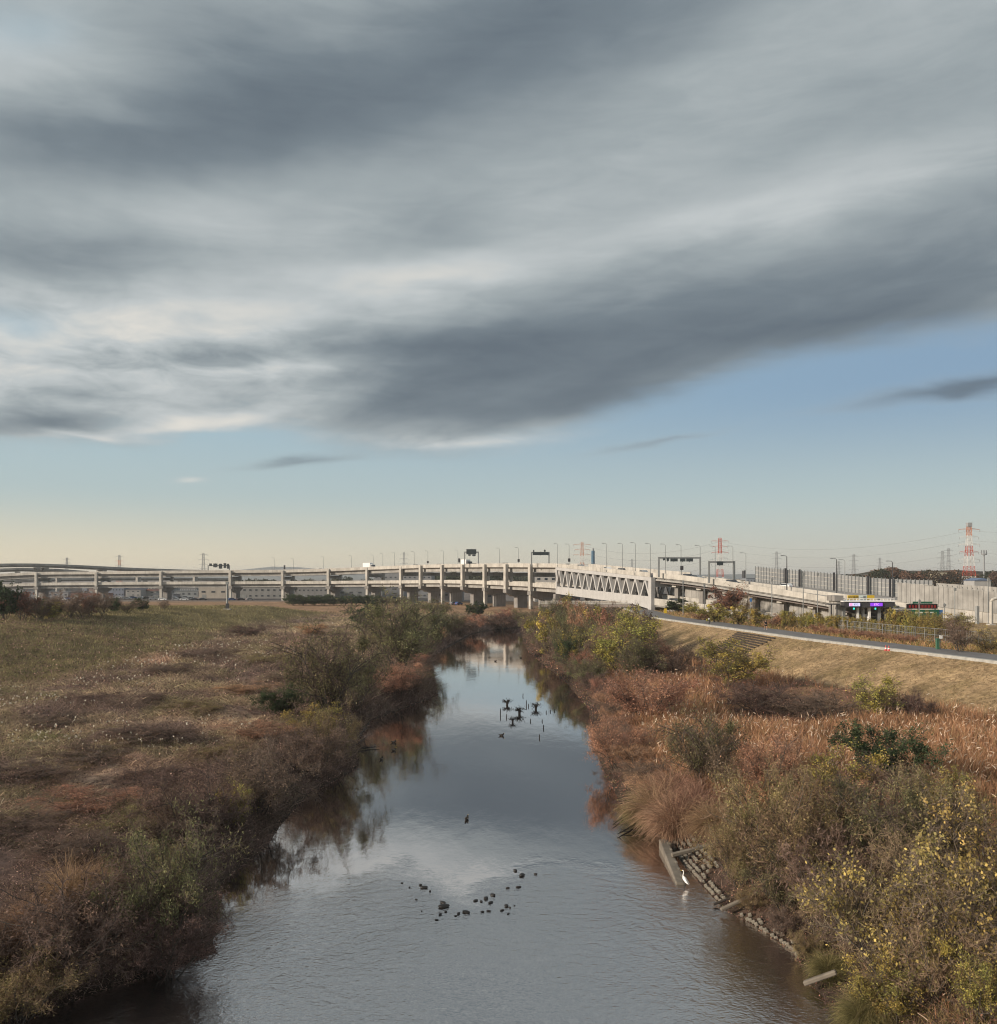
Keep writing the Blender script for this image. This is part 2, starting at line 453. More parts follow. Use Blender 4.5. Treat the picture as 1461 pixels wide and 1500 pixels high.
def field_colour(x, y, jitter=0.0):
    """soil and plant colour of the open ground, by position"""
    x = np.asarray(x, float); y = np.asarray(y, float)
    lx, rx, px = left_x(y), right_x(y), path_x(y)
    a = fbm(x / 14, y / 26, 41); b = fbm(x / 5, y / 9, 51); c = fbm(x / 2.0, y / 3.0, 61)
    tan = np.array(srgb(158, 136, 114)); olive = np.array(srgb(138, 122, 96)); plum = np.array(srgb(112, 92, 86)); pink = np.array(srgb(172, 138, 120))
    straw = np.array(srgb(164, 140, 108)); green = np.array(srgb(96, 106, 62)); rust = np.array(srgb(150, 104, 78))
    def mix(p, q, f): return p * (1 - f[..., None]) + q * f[..., None]
    base = mix(np.broadcast_to(tan, x.shape + (3,)), pink, sstep(a, 0.42, 0.62))
    base = mix(base, np.broadcast_to(olive, base.shape), sstep(b, 0.50, 0.58) * 0.85)
    base = mix(base, np.broadcast_to(plum, base.shape), sstep(fbm(x / 7, y / 5, 77), 0.48, 0.58) * 0.9)
    base = mix(base, np.broadcast_to(green, base.shape), sstep(fbm(x / 6, y / 9, 87), 0.70, 0.78) * 0.5)
    # left bank edge: dark vines
    dl = lx - x
    base = mix(base, np.broadcast_to(plum * 0.8, base.shape), np.where(dl > 0, 1 - sstep(dl + (b - 0.5) * 14, 3.5, 8.5), 0.0) * 0.85)
    # left levee: olive grass
    cx = np.interp(y, [60, 214, 285, 330], [-165, -112, -88, -40])
    lv = np.where(x < lx, sstep(-x + (a - 0.5) * 16, 54, 62) * (1 - sstep(y, 300, 330)), 0)
    ol2 = mix(np.broadcast_to(np.array(srgb(130, 116, 84)), base.shape), np.broadcast_to(np.array(srgb(112, 101, 72)), base.shape), sstep(b, 0.4, 0.6))
    base = mix(base, ol2, lv)
    # right levee slope and verge: mown straw
    foot = px - np.where(y > 200, np.maximum(6.5, 12 - (y - 200) * 0.05), 12)
    st = mix(np.broadcast_to(straw, base.shape), np.broadcast_to(np.array(srgb(142, 122, 90)), base.shape), sstep(fbm(x / 3, y / 3, 15), 0.45, 0.7))
    base = mix(base, st, np.where(x > rx, sstep(x - foot, -0.5, 1.5), 0))
    rr = np.where((x > rx) & (x < foot), 1.0, 0.0)
    base = mix(base, np.broadcast_to(rust * 0.8, base.shape), rr * 0.6 * sstep(y, 50, 75))
    mud = np.array(srgb(74, 62, 54)); base = mix(base, np.broadcast_to(mud, base.shape), np.where(x > rx, 1 - sstep(x - rx, 1.0, 4.0), 0) * 0.9)
    fr = sstep(y, 300, 340) * np.where(x < lx, 1.0, 0.0)
    base = mix(base, np.broadcast_to(np.array(srgb(158, 126, 96)), base.shape), fr * 0.7)
    lot = sstep(y, 455, 500) * np.where(x < lx, 1.0, 0.0)
    base = mix(base, np.broadcast_to(np.array(srgb(112, 110, 110)), base.shape), lot * 0.85)
    if jitter: base = base * (1 + (c[..., None] - 0.5) * jitter)
    return np.clip(base, 0, 1)
gcol = field_colour(GX, GY, 0.6)
under = (GZ < 0.12)
gcol[under] = srgb(70, 60, 52)

gm = bpy.data.materials.new('ground_soil'); gm.use_nodes = True
t = NT(gm.node_tree); b = gm.node_tree.nodes['Principled BSDF']
a = t.node('ShaderNodeAttribute', attribute_name='Col')
co = t.node('ShaderNodeTexCoord').outputs['Object']
n1 = t.noise(co, 1.4, 6, 0.65, 0.3); n2 = t.noise(co, 0.23, 4, 0.6, 0.5)
v = t.smooth(n1, 0.3, 0.7, 0.55, 1.2) * t.smooth(n2, 0.3, 0.7, 0.8, 1.12)
sc_ = t.node('ShaderNodeVectorMath', operation='SCALE'); t.put(sc_.inputs[0], a.outputs['Color']); t.put(sc_.inputs['Scale'], v)
t.put(b.inputs['Base Color'], sc_.outputs[0]); b.inputs['Roughness'].default_value = 0.95; b.inputs['Specular IOR Level'].default_value = 0.1
bn = t.node('ShaderNodeBump'); bn.inputs['Strength'].default_value = 0.6; bn.inputs['Distance'].default_value = 0.25
t.put(bn.inputs['Height'], n1); gm.node_tree.links.new(bn.outputs[0], b.inputs['Normal'])
gme = fast_mesh('ground', np.stack([GX, GY, GZ], -1).reshape(-1, 3), quads, gcol.reshape(-1, 3), smooth=True)
tag(link('ground', gme, gm), kind='structure')

# ------------------------------------------------------------------ river
wm = bpy.data.materials.new('river_water'); wm.use_nodes = True
t = NT(wm.node_tree); b = wm.node_tree.nodes['Principled BSDF']
co = t.node('ShaderNodeTexCoord').outputs['Object']
sp = t.node('ShaderNodeSeparateXYZ'); wm.node_tree.links.new(co, sp.inputs[0])
wx, wy = S(t, sp.outputs[0]), S(t, sp.outputs[1])
# shallow riffle: rough water downstream of the stones
front = t.m('MINIMUM', t.m('ABSOLUTE', wx + 1.7) * 1.5, 5.0) + 45.0 - t.m('MAXIMUM', wx * -1.0 - 6.0, 0.0) * 1.1
rif = 1.0 - t.smooth(wy - front + (t.noise(co, 0.35, 4, 0.65) - 0.5) * 9.0, -3.5, 3.0)
rif = rif * t.smooth(t.noise(co, 0.16, 3, 0.6, 0.4), 0.25, 0.75, 0.45, 1.0)
calm = t.noise(t.comb(wx * 0.9, wy * 0.35, 0.0), 1.0, 3, 0.5)
rip = t.noise(t.comb(wx * 1.0, wy * 1.0, 0.0), 2.0, 4, 0.6, 0.6)
chop = t.noise(t.comb(wx * 1.0, wy * 1.6, 3.0), 6.0, 2, 0.5, 0.4)
h = calm * 0.010 + (rip * 0.048 + chop * 0.026) * (rif * 0.93 + 0.03 + t.smooth(t.noise(co, 0.05, 2, 0.5), 0.52, 0.75) * 0.06)
rad = t.m('SQRT', (wx + 1.5) * (wx + 1.5) * 0.5 + (wy - 38.0) * (wy - 38.0))
h = h + t.m('SINE', rad * 8.0 + t.noise(co, 0.6, 4, 0.65) * 22.0) * 0.0045 * rif
bn = t.node('ShaderNodeBump'); bn.inputs['Strength'].default_value = 1.0; bn.inputs['Distance'].default_value = 1.0
t.put(bn.inputs['Height'], h)
wm.node_tree.nodes.remove(b)
df = t.node('ShaderNodeBsdfDiffuse'); df.inputs[0].default_value = (0.020, 0.019, 0.020, 1)
gl = t.node('ShaderNodeBsdfGlossy'); gl.inputs['Color'].default_value = (0.97, 0.93, 0.91, 1); gl.inputs['Roughness'].default_value = 0.03
wm.node_tree.links.new(bn.outputs[0], gl.inputs['Normal'])
fr = t.node('ShaderNodeFresnel'); fr.inputs[0].default_value = 1.5
mx = t.node('ShaderNodeMixShader'); t.put(mx.inputs[0], S(t, fr.outputs[0]) * 0.4 + 0.6)
wm.node_tree.links.new(df.outputs[0], mx.inputs[1]); wm.node_tree.links.new(gl.outputs[0], mx.inputs[2])
wm.node_tree.links.new(mx.outputs[0], wm.node_tree.nodes['Material Output'].inputs[0])
ye = axis([(-60, 30, 10), (30, 330, 4), (330, 881, 25)])
wl, wr = left_x(ye) - 3.0, right_x(ye) + 3.0
wv = np.concatenate([np.stack([wl, ye, ye * 0], -1), np.stack([wr, ye, ye * 0], -1)])
m_ = len(ye); q = np.arange(m_ - 1)
river = link('river', fast_mesh('river', wv, np.stack([q, q + m_, q + m_ + 1, q + 1], -1)), wm)
tag(river, kind='structure')

# ------------------------------------------------------------------ levee path (asphalt with a pale edge strip)
M_ASPH = mat('path_asphalt', (0.17, 0.162, 0.162), 0.9, var=0.25, scale=0.8)
M_EDGE = mat('path_edge_concrete', (0.42, 0.41, 0.38), 0.9, var=0.3, scale=1.5)
yp = np.concatenate([np.arange(40, 320, 3.0)])
pc = np.stack([path_x(yp), yp, yp * 0 + LEV_Z], -1)
pn = np.tile(np.array([1.0, 0.0]), (len(yp), 1))
mb = MB(); mb.sweep(pc, [(0.0, -0.3), (PATH_W, -0.3), (PATH_W, 0.05), (PATH_W / 2, 0.10), (0.0, 0.05)], pn)
tag(mb.build('levee_path', M_ASPH), kind='structure')
mb = MB(); mb.sweep(pc, [(-0.75, -0.4), (-0.003, -0.4), (-0.003, 0.075), (-0.75, 0.065)], pn)
tag(mb.build('path_edging', M_EDGE), kind='structure')

# ================================================================== roads in the air
ORD = ['first', 'second', 'third', 'fourth', 'fifth', 'sixth', 'seventh', 'eighth', 'ninth', 'tenth', 'eleventh', 'twelfth', 'thirteenth',
       'fourteenth', 'fifteenth', 'sixteenth', 'seventeenth', 'eighteenth', 'nineteenth', 'twentieth', 'twenty-first', 'twenty-second',
       'twenty-third', 'twenty-fourth', 'twenty-fifth', 'twenty-sixth', 'twenty-seventh', 'twenty-eighth', 'twenty-ninth', 'thirtieth']
M_CONC = mat('pale_concrete', (0.52, 0.492, 0.445), 0.85, var=0.3, scale=0.3, streaks=0.6)
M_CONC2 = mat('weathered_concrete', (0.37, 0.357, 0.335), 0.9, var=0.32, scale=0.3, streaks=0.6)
M_PIER = mat('grey_concrete', (0.27, 0.255, 0.24), 0.9, var=0.25, scale=0.3, streaks=0.4)
M_STEEL = mat('pale_painted_steel', (0.46, 0.45, 0.44), 0.6, var=0.12, scale=0.4, spec=0.4, streaks=0.2)
M_GIRD = mat('brown_grey_girder', (0.20, 0.17, 0.16), 0.7, var=0.2, scale=0.4)
M_ROAD = mat('road_asphalt', (0.10, 0.10, 0.10), 0.9, var=0.2, scale=0.4)
M_ROADP = mat('pale_road', (0.30, 0.29, 0.28), 0.9, var=0.2, scale=0.2)  # paler surface for the ramp than the other roads
M_SCREEN = mat('grey_screen', (0.20, 0.195, 0.19), 0.7, var=0.2, scale=0.3)
M_DARK = mat('dark_metal', (0.05, 0.05, 0.055), 0.6, var=0.2, scale=1.0)
M_GREY = mat('grey_metal', (0.28, 0.29, 0.29), 0.5, metal=0.3, var=0.15, scale=1.0)
M_SIGN = mat('sign_face_dark', (0.035, 0.045, 0.05), 0.5, var=0.1, scale=1.0)
M_WHITE = mat('white_paint', (0.78, 0.78, 0.77), 0.5, var=0.08, scale=0.5)

def away(pts):
    """unit normals of a plan polyline on the side away from the river bridge the photo was taken from"""
    p = np.asarray(pts)[:, :2]; t = np.gradient(p, axis=0); t /= np.linalg.norm(t, axis=1)[:, None]
    n = np.stack([-t[:, 1], t[:, 0]], -1)
    return np.where((n * p).sum(1)[:, None] < 0, -n, n), t

def dens(pts, n):
    """smooth resampling of a 3-D polyline"""
    pts = np.asarray(pts, float); s = np.r_[0, np.cumsum(np.linalg.norm(np.diff(pts, axis=0), axis=1))]
    u = np.linspace(0, s[-1], n)
    out = np.stack([np.interp(u, s, pts[:, k]) for k in range(3)], -1)
    for _ in range(3):
        out[1:-1] = 0.25 * out[:-2] + 0.5 * out[1:-1] + 0.25 * out[2:]
    return out

# columns of the double-deck viaduct: photo column, distance, rows of upper rail, lower rail, lower soffit
VC = [(-40, 523, 842.5, 857.5, 863.5), (54, 520, 837.6, 853.5, 859.5), (142, 515, 837.2, 853, 859.5), (236.5, 510, 836, 852, 858.5), (338, 505, 835, 851.8, 858.8), (415, 500, 834.6, 851.2, 859),
      (482, 492, 832.8, 851, 859), (539, 482, 830.4, 850.4, 858.4), (589, 465, 828.3, 850.2, 857.8), (618, 448, 827.2, 849.6, 857.8),
      (649.5, 430, 826.5, 849.4, 858.2), (679.6, 413, 826, 849.8, 859), (712, 396, 825.4, 850.8, 860.8), (743, 380, 825.2, 852.2, 863), (779, 365, 825.2, 853.5, 866), (814.5, 350, 825.4, 856, 869)]
base = at(415, 880, 500)
VIA = thing('double_deck_viaduct', 'pale concrete double-deck viaduct on portal columns crossing the whole left half', 'viaduct', (base[0], base[1], 3.2))
up = [at(x, yu, d) for x, d, yu, yl, yb in VC]; lo = [at(x, yl, d) for x, d, yu, yl, yb in VC]; so = [at(x, yb, d) for x, d, yu, yl, yb in VC]
upd, lod = dens(up, 61), dens(lo, 61)
nu, tu = away(upd); nl, tl = away(lod)
WID = 12.0
def deck_parts(root, path, nrm, wid, names, mats, gird=(1.5, 1.7), fascia=1.25):
    d, p = names; md, mp = mats
    g0, g1 = gird
    mb = MB(); mb.sweep(path, [(0.25, -fascia - 0.45), (0.25, -fascia + 0.05), (wid - 0.25, -fascia + 0.05), (wid - 0.25, -fascia - 0.45),
                               (wid - g0, -fascia - 0.75), (wid - g0, -fascia - 0.7 - g1), (g0, -fascia - 0.7 - g1), (g0, -fascia - 0.75)], nrm)
    o = mb.build(d, md, root)
    for a in (0.0, wid - 0.3):
        mb = MB(); mb.sweep(path, [(a, -fascia - 0.3), (a + 0.3, -fascia - 0.3), (a + 0.3, 0), (a, 0)], nrm); mb.build(p, mp, root)
    mb = MB(); mb.sweep(path, [(0.35, -fascia + 0.054), (wid - 0.35, -fascia + 0.054), (wid - 0.35, -fascia + 0.09), (0.35, -fascia + 0.09)], nrm); mb.build('road_surface', M_ROAD, root)
    return o
deck_parts(VIA, upd, nu, WID, ('upper_deck', 'upper_parapet'), (M_CONC2, M_CONC), (1.6, 1.5))
deck_parts(VIA, lod, nl, WID, ('lower_deck', 'lower_parapet'), (M_CONC2, M_CONC), (1.6, 1.3))
vn, vt = away(up)
for i, (u, l, s) in enumerate(zip(up, lo, so)):
    if i == len(up) - 1: break
    n, t_ = vn[i], vt[i]; rz = math.atan2(t_[1], t_[0])
    cw = 1.45 if i < 8 else 1.7
    for q, off in enumerate((-0.55, WID + 0.45)):
        top, bot = u[2] - 0.35, s[2] + (0 if q == 0 else -0.2)
        c = MB(); c.box((u[0] + n[0] * off, u[1] + n[1] * off, (top + bot) / 2), (cw, 1.5, top - bot), rz); c.build('column', M_CONC, VIA, bevel=0.12)
    cb = MB(); cb.box((u[0] + n[0] * WID / 2, u[1] + n[1] * WID / 2, u[2] - 4.6), (cw * 0.8, WID - 0.9, 1.6), rz); cb.build('crossbeam', M_CONC2, VIA)
    gz = 2.6
    cap = MB()
    zc = s[2] - 0.05
    ux, uy = n
    prof = [(-1.2, 0), (WID + 1.2, 0), (WID + 1.2, -1.4), (WID - 2.5, -3.0), (2.5, -3.0), (-1.2, -1.4)]
    v = []
    for sgn in (-1.3, 1.3):
        for a_, b_ in prof: v.append((u[0] + ux * a_ + t_[0] * sgn, u[1] + uy * a_ + t_[1] * sgn, zc + b_))
    cap.add(v, [tuple(range(6))[::-1], tuple(range(6, 12))] + [(k_, (k_ + 1) % 6, 6 + (k_ + 1) % 6, 6 + k_) for k_ in range(6)])
    pier = MB(); h = zc - 3.0 - gz + 0.2
    pier.box((u[0] + ux * 6.6, u[1] + uy * 6.6, gz + h / 2), (3.0, 5.0, h), rz)
    po = pier.build('pier', M_PIER, VIA, bevel=0.2); cap.build('pier_cap', M_PIER, po)
    if i % 2 == 0 or i < 9:
        sp_ = MB(); h2 = zc - 1.3 - gz; sp_.box((u[0] - ux * 0.3, u[1] - uy * 0.3, gz + h2 / 2), (1.3, 1.3, h2), rz); sp_.build('front_shaft', M_CONC, VIA)

# --- truss span over the river bend
TL0, TL1 = at(814.5, 825.4, 350), at(952, 838.5, 268)
BL0, BL1 = at(814.5, 869, 350), at(952, 887, 268)
tb = at(952, 890, 268)
TR = thing('truss_bridge', 'pale grey steel truss span with zigzag diagonals over the river bend', 'bridge', (tb[0], tb[1], tb[2]))
tdir = (TL1 - TL0)[:2]; tl_ = np.linalg.norm(tdir); tdir = tdir / tl_
tn = np.array([-tdir[1], tdir[0]]);  tn = tn if tn @ TL0[:2] > 0 else -tn
TW = 13.0
def tpt(f, z01, off):
    a = TL0 + (TL1 - TL0) * f; b = BL0 + (BL1 - BL0) * f
    p = a + (b - a) * z01; return (p[0] + tn[0] * off, p[1] + tn[1] * off, p[2])
fs = np.linspace(0, 1, 25)
trn = np.tile(tn, (25, 1))
pt_ = [tpt(f, 0, 0) for f in fs]; pb_ = [tpt(f, 1, 0) for f in fs]
for off in (0, TW):
    p1 = np.array([tpt(f, 0, off) for f in fs]); 
    mb = MB(); mb.sweep(p1, [(0, -1.35), (0.35, -1.35), (0.35, 0), (0, 0)], trn); mb.build('upper_parapet', M_CONC, TR)
    mb = MB(); mb.sweep(p1, [(0.05, -2.5), (1.1, -2.5), (1.1, -1.4), (0.05, -1.4)], trn); mb.build('top_chord', M_STEEL, TR)
    pbt = np.array([tpt(f, 1, off) for f in fs])
    # bottom chord thickens to the haunch over the right pier
    ext = [0.5 + 0.9 * max(0, (f - 0.86) / 0.14) for f in fs]
    v, fcs = [], []
    for p, e in zip(pbt, ext):
        for u_, w_ in ((0.05, -e + 0.3), (1.1, -e + 0.3), (1.1, 2.6), (0.05, 2.6)): v.append((p[0] + tn[0] * u_, p[1] + tn[1] * u_, p[2] + w_))
    for i in range(24):
        for k_ in range(4): fcs.append((i * 4 + k_, i * 4 + (k_ + 1) % 4, i * 4 + 4 + (k_ + 1) % 4, i * 4 + 4 + k_))
    fcs += [(3, 2, 1, 0), (96, 97, 98, 99)]
    mb = MB(); mb.add(v, fcs); mb.build('bottom_chord', M_STEEL, TR)
    nd = 12
    for i in range(nd):
        f0, f1, f2 = (i + 0.04) / nd, (i + 0.5) / nd, (i + 0.96) / nd
        def mid(f, top):
            a = tpt(f, 0, off + 0.5); b = tpt(f, 1, off + 0.5)
            return (a[0], a[1], a[2] - 2.3) if top else (b[0], b[1], b[2] + 2.3)
        for fa, fb in ((f0, f1), (f1, f2)):
            ta, tb2 = (False, True) if fa == f0 else (True, False)
            d = MB(); d.bar(mid(fa, ta), mid(fb, tb2), 0.7, 0.95, up=(tn[0], tn[1], 0)); d.build('diagonal', M_STEEL, TR)
    for f in (0.0, 1.0):
        a, b = tpt(f, 0, off + 0.55), tpt(f, 1, off + 0.55)
        e = MB(); w = 1.3 if f == 0 else 2.0
        zb = b[2] - (0.2 if f == 0 else 1.3)
        e.box((a[0] + tdir[0] * 0.7 * (1 if f == 0 else 0.3), a[1] + tdir[1] * 0.7 * (1 if f == 0 else 0.3), (a[2] - 1.45 + zb) / 2), (w, 1.25, a[2] - 1.45 - zb), math.atan2(tdir[1], tdir[0])); e.build('end_post', M_STEEL, TR)
for z01, nm in ((0.0, 'upper_deck'), (1.0, 'lower_deck')):
    p1 = np.array([tpt(f, z01, 0) for f in fs])
    mb = MB(); lo_, hi_ = (-2.2, -1.3) if z01 == 0 else (0.4, 1.3)
    mb.sweep(p1, [(0.4, lo_), (TW + 0.5, lo_), (TW + 0.5, hi_), (0.4, hi_)], trn); mb.build(nm, M_GIRD, TR)
for i in range(24):   # grey windscreen panels between the two trusses
    a, b = fs[i] + 0.002, fs[i + 1] - 0.002
    q = []
    for f in (a, b):
        t0, b0 = tpt(f, 0, 3.0), tpt(f, 1, 3.0)
        q += [(t0[0], t0[1], t0[2] - 2.3), (b0[0], b0[1], b0[2] + 3.4)]
    s = MB(); dv = [(x + tn[0] * 0.12, y + tn[1] * 0.12, z) for x, y, z in q]
    s.add(q + dv, [(0, 1, 3, 2), (6, 7, 5, 4), (0, 2, 6, 4), (1, 5, 7, 3), (0, 4, 5, 1), (2, 3, 7, 6)]); s.build('screen_panel', M_SCREEN, TR)
for f in (0.0, 1.0):  # end portals
    a = tpt(f, 0, 0); e = MB()
    e.box((a[0] + tn[0] * TW / 2, a[1] + tn[1] * TW / 2, a[2] - 2.9), (1.5, TW - 0.2, 2.7), math.atan2(tdir[1], tdir[0])); e.build('portal_beam', M_STEEL, TR)
for off in (0.6, TW + 0.4):
    b = tpt(1.0, 1, off); pe = MB(); h = b[2] - 1.4 - 4.6
    pe.box((b[0], b[1], 4.6 + h / 2), (3.0, 2.6, h), math.atan2(tdir[1], tdir[0])); pe.build('pier', M_PIER, TR)
    b = tpt(0.0, 1, off); pe = MB(); h = b[2] - 0.3 + 0.8
    pe.box((b[0], b[1], -0.8 + h / 2), (2.6, 2.4, h), math.atan2(tdir[1], tdir[0])); pe.build('pier', M_PIER, TR)

# --- descending expressway carriageway on the right
HW = [(957, 838.5, 268), (1000, 842.5, 258), (1050, 849, 247), (1100, 856.5, 236), (1170, 867, 223), (1240, 878.5, 212), (1318, 887.5, 207)]
hp = dens([at(*p) for p in HW], 41); hn, ht = away(hp)
hb = hp[20]
HWY = thing('expressway_ramp', 'pale concrete expressway deck sloping down to the right behind the toll gate', 'ramp', (hb[0], hb[1], 6.2))
HWW = 22.0
far_edge = dens([hp[0] + np.r_[hn[0] * HWW, -1.3], at(1040, 846.5, 272), at(1107, 852.2, 262), at(1150, 857.2, 253), at(1200, 862.2, 244), at(1250, 868.2, 236), at(1300, 873.2, 229), at(1372, 880, 221)], 41)
near_edge = np.array([p + np.r_[n * 0.5, -1.3] for p, n in zip(hp, hn)])
def ruled(f0, f1, dz0, dz1):
    mb = MB(); v, f = [], []
    for a_, b_ in zip(near_edge, far_edge):
        p0, p1 = a_ + (b_ - a_) * f0, a_ + (b_ - a_) * f1
        v += [(*p0[:2], p0[2] + dz0), (*p1[:2], p1[2] + dz0), (*p1[:2], p1[2] + dz1), (*p0[:2], p0[2] + dz1)]
    for i in range(40): f += [(i * 4 + k_, i * 4 + (k_ + 1) % 4, i * 4 + 4 + (k_ + 1) % 4, i * 4 + 4 + k_) for k_ in range(4)]
    f += [(0, 1, 2, 3), (163, 162, 161, 160)]
    return mb.add(v, f)
ruled(0, 1, -0.45, 0).build('deck', M_CONC2, HWY)
mb = MB(); mb.sweep(hp, [(0.0, -1.45), (0.35, -1.45), (0.35, 0), (0.0, 0)], hn); mb.build('parapet', M_CONC, HWY)
ruled(0.44, 0.455, 0.006, 0.95).build('median_barrier', M_CONC, HWY)
ruled(0.01, 0.43, 0.008, 0.05).build('road_surface', M_ROADP, HWY)
ruled(0.465, 0.985, 0.008, 0.05).build('road_surface', M_ROADP, HWY)
mb = MB(); mb.sweep(hp, [(0.1, -2.35), (0.7, -2.35), (0.7, -1.85), (0.1, -1.85)], hn); mb.build('edge_beam', M_CONC2, HWY)
for u0 in (1.6, 7.0, 13.0, 19.0):
    mb = MB(); mb.sweep(hp, [(u0, -3.1), (u0 + 0.5, -3.1), (u0 + 0.5, -1.78), (u0, -1.78)], hn); mb.build('girder', M_GIRD, HWY)
for i in range(3, 38, 5):
    for u0 in (4.3, 12.0):
        p = hp[i] + np.r_[hn[i] * u0, 0]; zt = p[2] - 3.15; h = zt - 6.0
        if h < 0.6: continue
        c = MB(); c.box((p[0], p[1], 6.0 + h / 2 - 0.25), (1.4, 1.4, h - 0.5), math.atan2(ht[i][1], ht[i][0])); co_ = c.build('pier', M_PIER, HWY)
        c = MB(); c.box((p[0] - hn[i][0] * 0.9, p[1] - hn[i][1] * 0.9, zt - 0.25), (1.6, 1.5, 0.9), math.atan2(ht[i][1], ht[i][0])); c.build('bearing_block', M_CONC, co_)

def panel_wall(root, path, nrm, u0, zlo, zhi, bay, m, name='panel', thick=0.16, gap=0.06):
    """row of single panels along a path; zlo / zhi are functions of the point"""
    s = np.r_[0, np.cumsum(np.linalg.norm(np.diff(path[:, :2], axis=0), axis=1))]
    L = s[-1]; n = int(L / bay); out = []
    for k_ in range(n):
        v = []
        for e in (k_ * bay + gap / 2, (k_ + 1) * bay - gap / 2):
            p = np.array([np.interp(e, s, path[:, j]) for j in range(3)]); q = np.array([np.interp(e, s, nrm[:, j]) for j in range(2)])
            for du in (0, thick):
                x, y = p[:2] + q * (u0 + du)
                v += [(x, y, zlo(p)), (x, y, zhi(p))]
        mb = MB(); mb.add(v, [(0, 4, 5, 1), (2, 3, 7, 6), (0, 1, 3, 2), (4, 6, 7, 5), (1, 5, 7, 3), (0, 2, 6, 4)])
        out.append((mb, (k_ + 0.0) * bay))
    return out, s
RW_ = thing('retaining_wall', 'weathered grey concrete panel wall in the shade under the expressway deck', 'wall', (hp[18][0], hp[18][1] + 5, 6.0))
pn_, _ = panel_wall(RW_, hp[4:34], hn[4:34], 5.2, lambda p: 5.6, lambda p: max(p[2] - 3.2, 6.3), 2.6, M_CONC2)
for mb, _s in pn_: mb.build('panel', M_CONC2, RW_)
# noise barrier along the far edge of the expressway
M_GLASS = mat('frosted_barrier_panel', (0.27, 0.275, 0.275), 0.4, var=0.3, scale=0.25, spec=0.3, color2=(0.20, 0.205, 0.21))
NB = thing('noise_barrier', 'tall grey noise barrier of ribbed translucent panels along the expressway', 'noise barrier', (hp[24][0] + 10, hp[24][1] + 20, hp[24][2] - 1.3))
nbp = np.array([at(1107, 852, 262), at(1150, 857, 253), at(1200, 862, 244), at(1250, 868, 236), at(1300, 873, 229), at(1372, 876, 222)]); nbp = dens(nbp, 30); nbn, nbt = away(nbp)
pn_, ss = panel_wall(NB, nbp, nbn, 0, lambda p: p[2] - 0.4, lambda p: p[2] + 4.2, 1.0, M_GLASS, thick=0.08, gap=0.04)
Ltot = ss[-1]
for k_, (mb, e) in enumerate(pn_):
    po = mb.build('panel', M_GLASS, NB)
    p = np.array([np.interp(e, ss, nbp[:, j]) for j in range(3)]); r = MB()
    r.box((p[0], p[1] - 0.12, p[2] + 2.0), (0.16, 0.18, 4.9), 0.0); r.build('post', M_GREY, NB)
    q = np.array([np.interp(e + 1.0, ss, nbp[:, j]) for j in range(3)])
    for hz_ in (0.9, 2.0, 3.1):
        r = MB(); r.bar((p[0], p[1] - 0.1, p[2] + hz_), (q[0], q[1] - 0.1, q[2] + hz_), 0.09, 0.12); r.build('rail', M_CONC, po)
for xpix, dd in ((1150, 252.4), (1171, 248.6), (1221, 240), (1271, 232.5), (1303, 228)):
    p = at(xpix, 858, dd); z0 = float(np.interp(xpix, [1107, 1300], [14.6, 11.3])); r = MB()
    r.box((p[0], p[1] - 0.5, z0 + 2.0), (0.45, 0.3, 5.0)); r.build('heavy_post', M_DARK, NB)
# tall pale noise wall beside the toll gate
NW = thing('noise_wall', 'tall pale concrete noise wall with bent-topped posts right of the toll gate', 'noise wall', (105, 205, 6.1))
nwp = np.array([at(1315, 853, 214), at(1400, 862, 204), at(1461, 868, 198), at(1560, 878, 190)]); nwp = dens(nwp, 25); nwn, nwt = away(nwp)
pn_, ss = panel_wall(NW, nwp, nwn, 0, lambda p: p[2] - 4.5, lambda p: p[2], 1.05, M_CONC2, thick=0.25, gap=0.07)
for k_, (mb, e) in enumerate(pn_):
    mb.build('panel', M_CONC2, NW)
    if k_ % 1 == 0:
        p = np.array([np.interp(e, ss, nwp[:, j]) for j in range(3)]); r = MB()
        r.tube([(p[0], p[1] + 0.1, p[2] - 0.3), (p[0], p[1] + 0.1, p[2] + 0.25), (p[0] - 0.35, p[1] - 0.2, p[2] + 0.55)], 0.07, 5); r.build('bracket', M_GREY, NW)
LWL = thing('parapet_wall', 'low white concrete wall panels along the foot of the tall noise wall', 'wall', (100, 200, 6.1))
pn_, ss = panel_wall(LWL, nwp, nwn, -0.6, lambda p: 5.9, lambda p: p[2] - 4.55, 2.1, M_CONC, thick=0.5, gap=0.05)
for mb, _s in pn_: mb.build('panel', M_CONC, LWL)
bw = thing('back_wall', 'pale concrete barrier wall running behind the tall noise wall', 'wall', (150, 230, 6.1))
bwp = dens(np.array([at(1372, 854, 236), at(1461, 860, 224), at(1600, 870, 205)]), 12); bwn, _ = away(bwp)
pn_, ss = panel_wall(bw, bwp, bwn, 0, lambda p: 8.0, lambda p: p[2], 3.0, M_CONC2, thick=0.2)
for mb, _s in pn_: mb.build('panel', M_CONC2, bw)

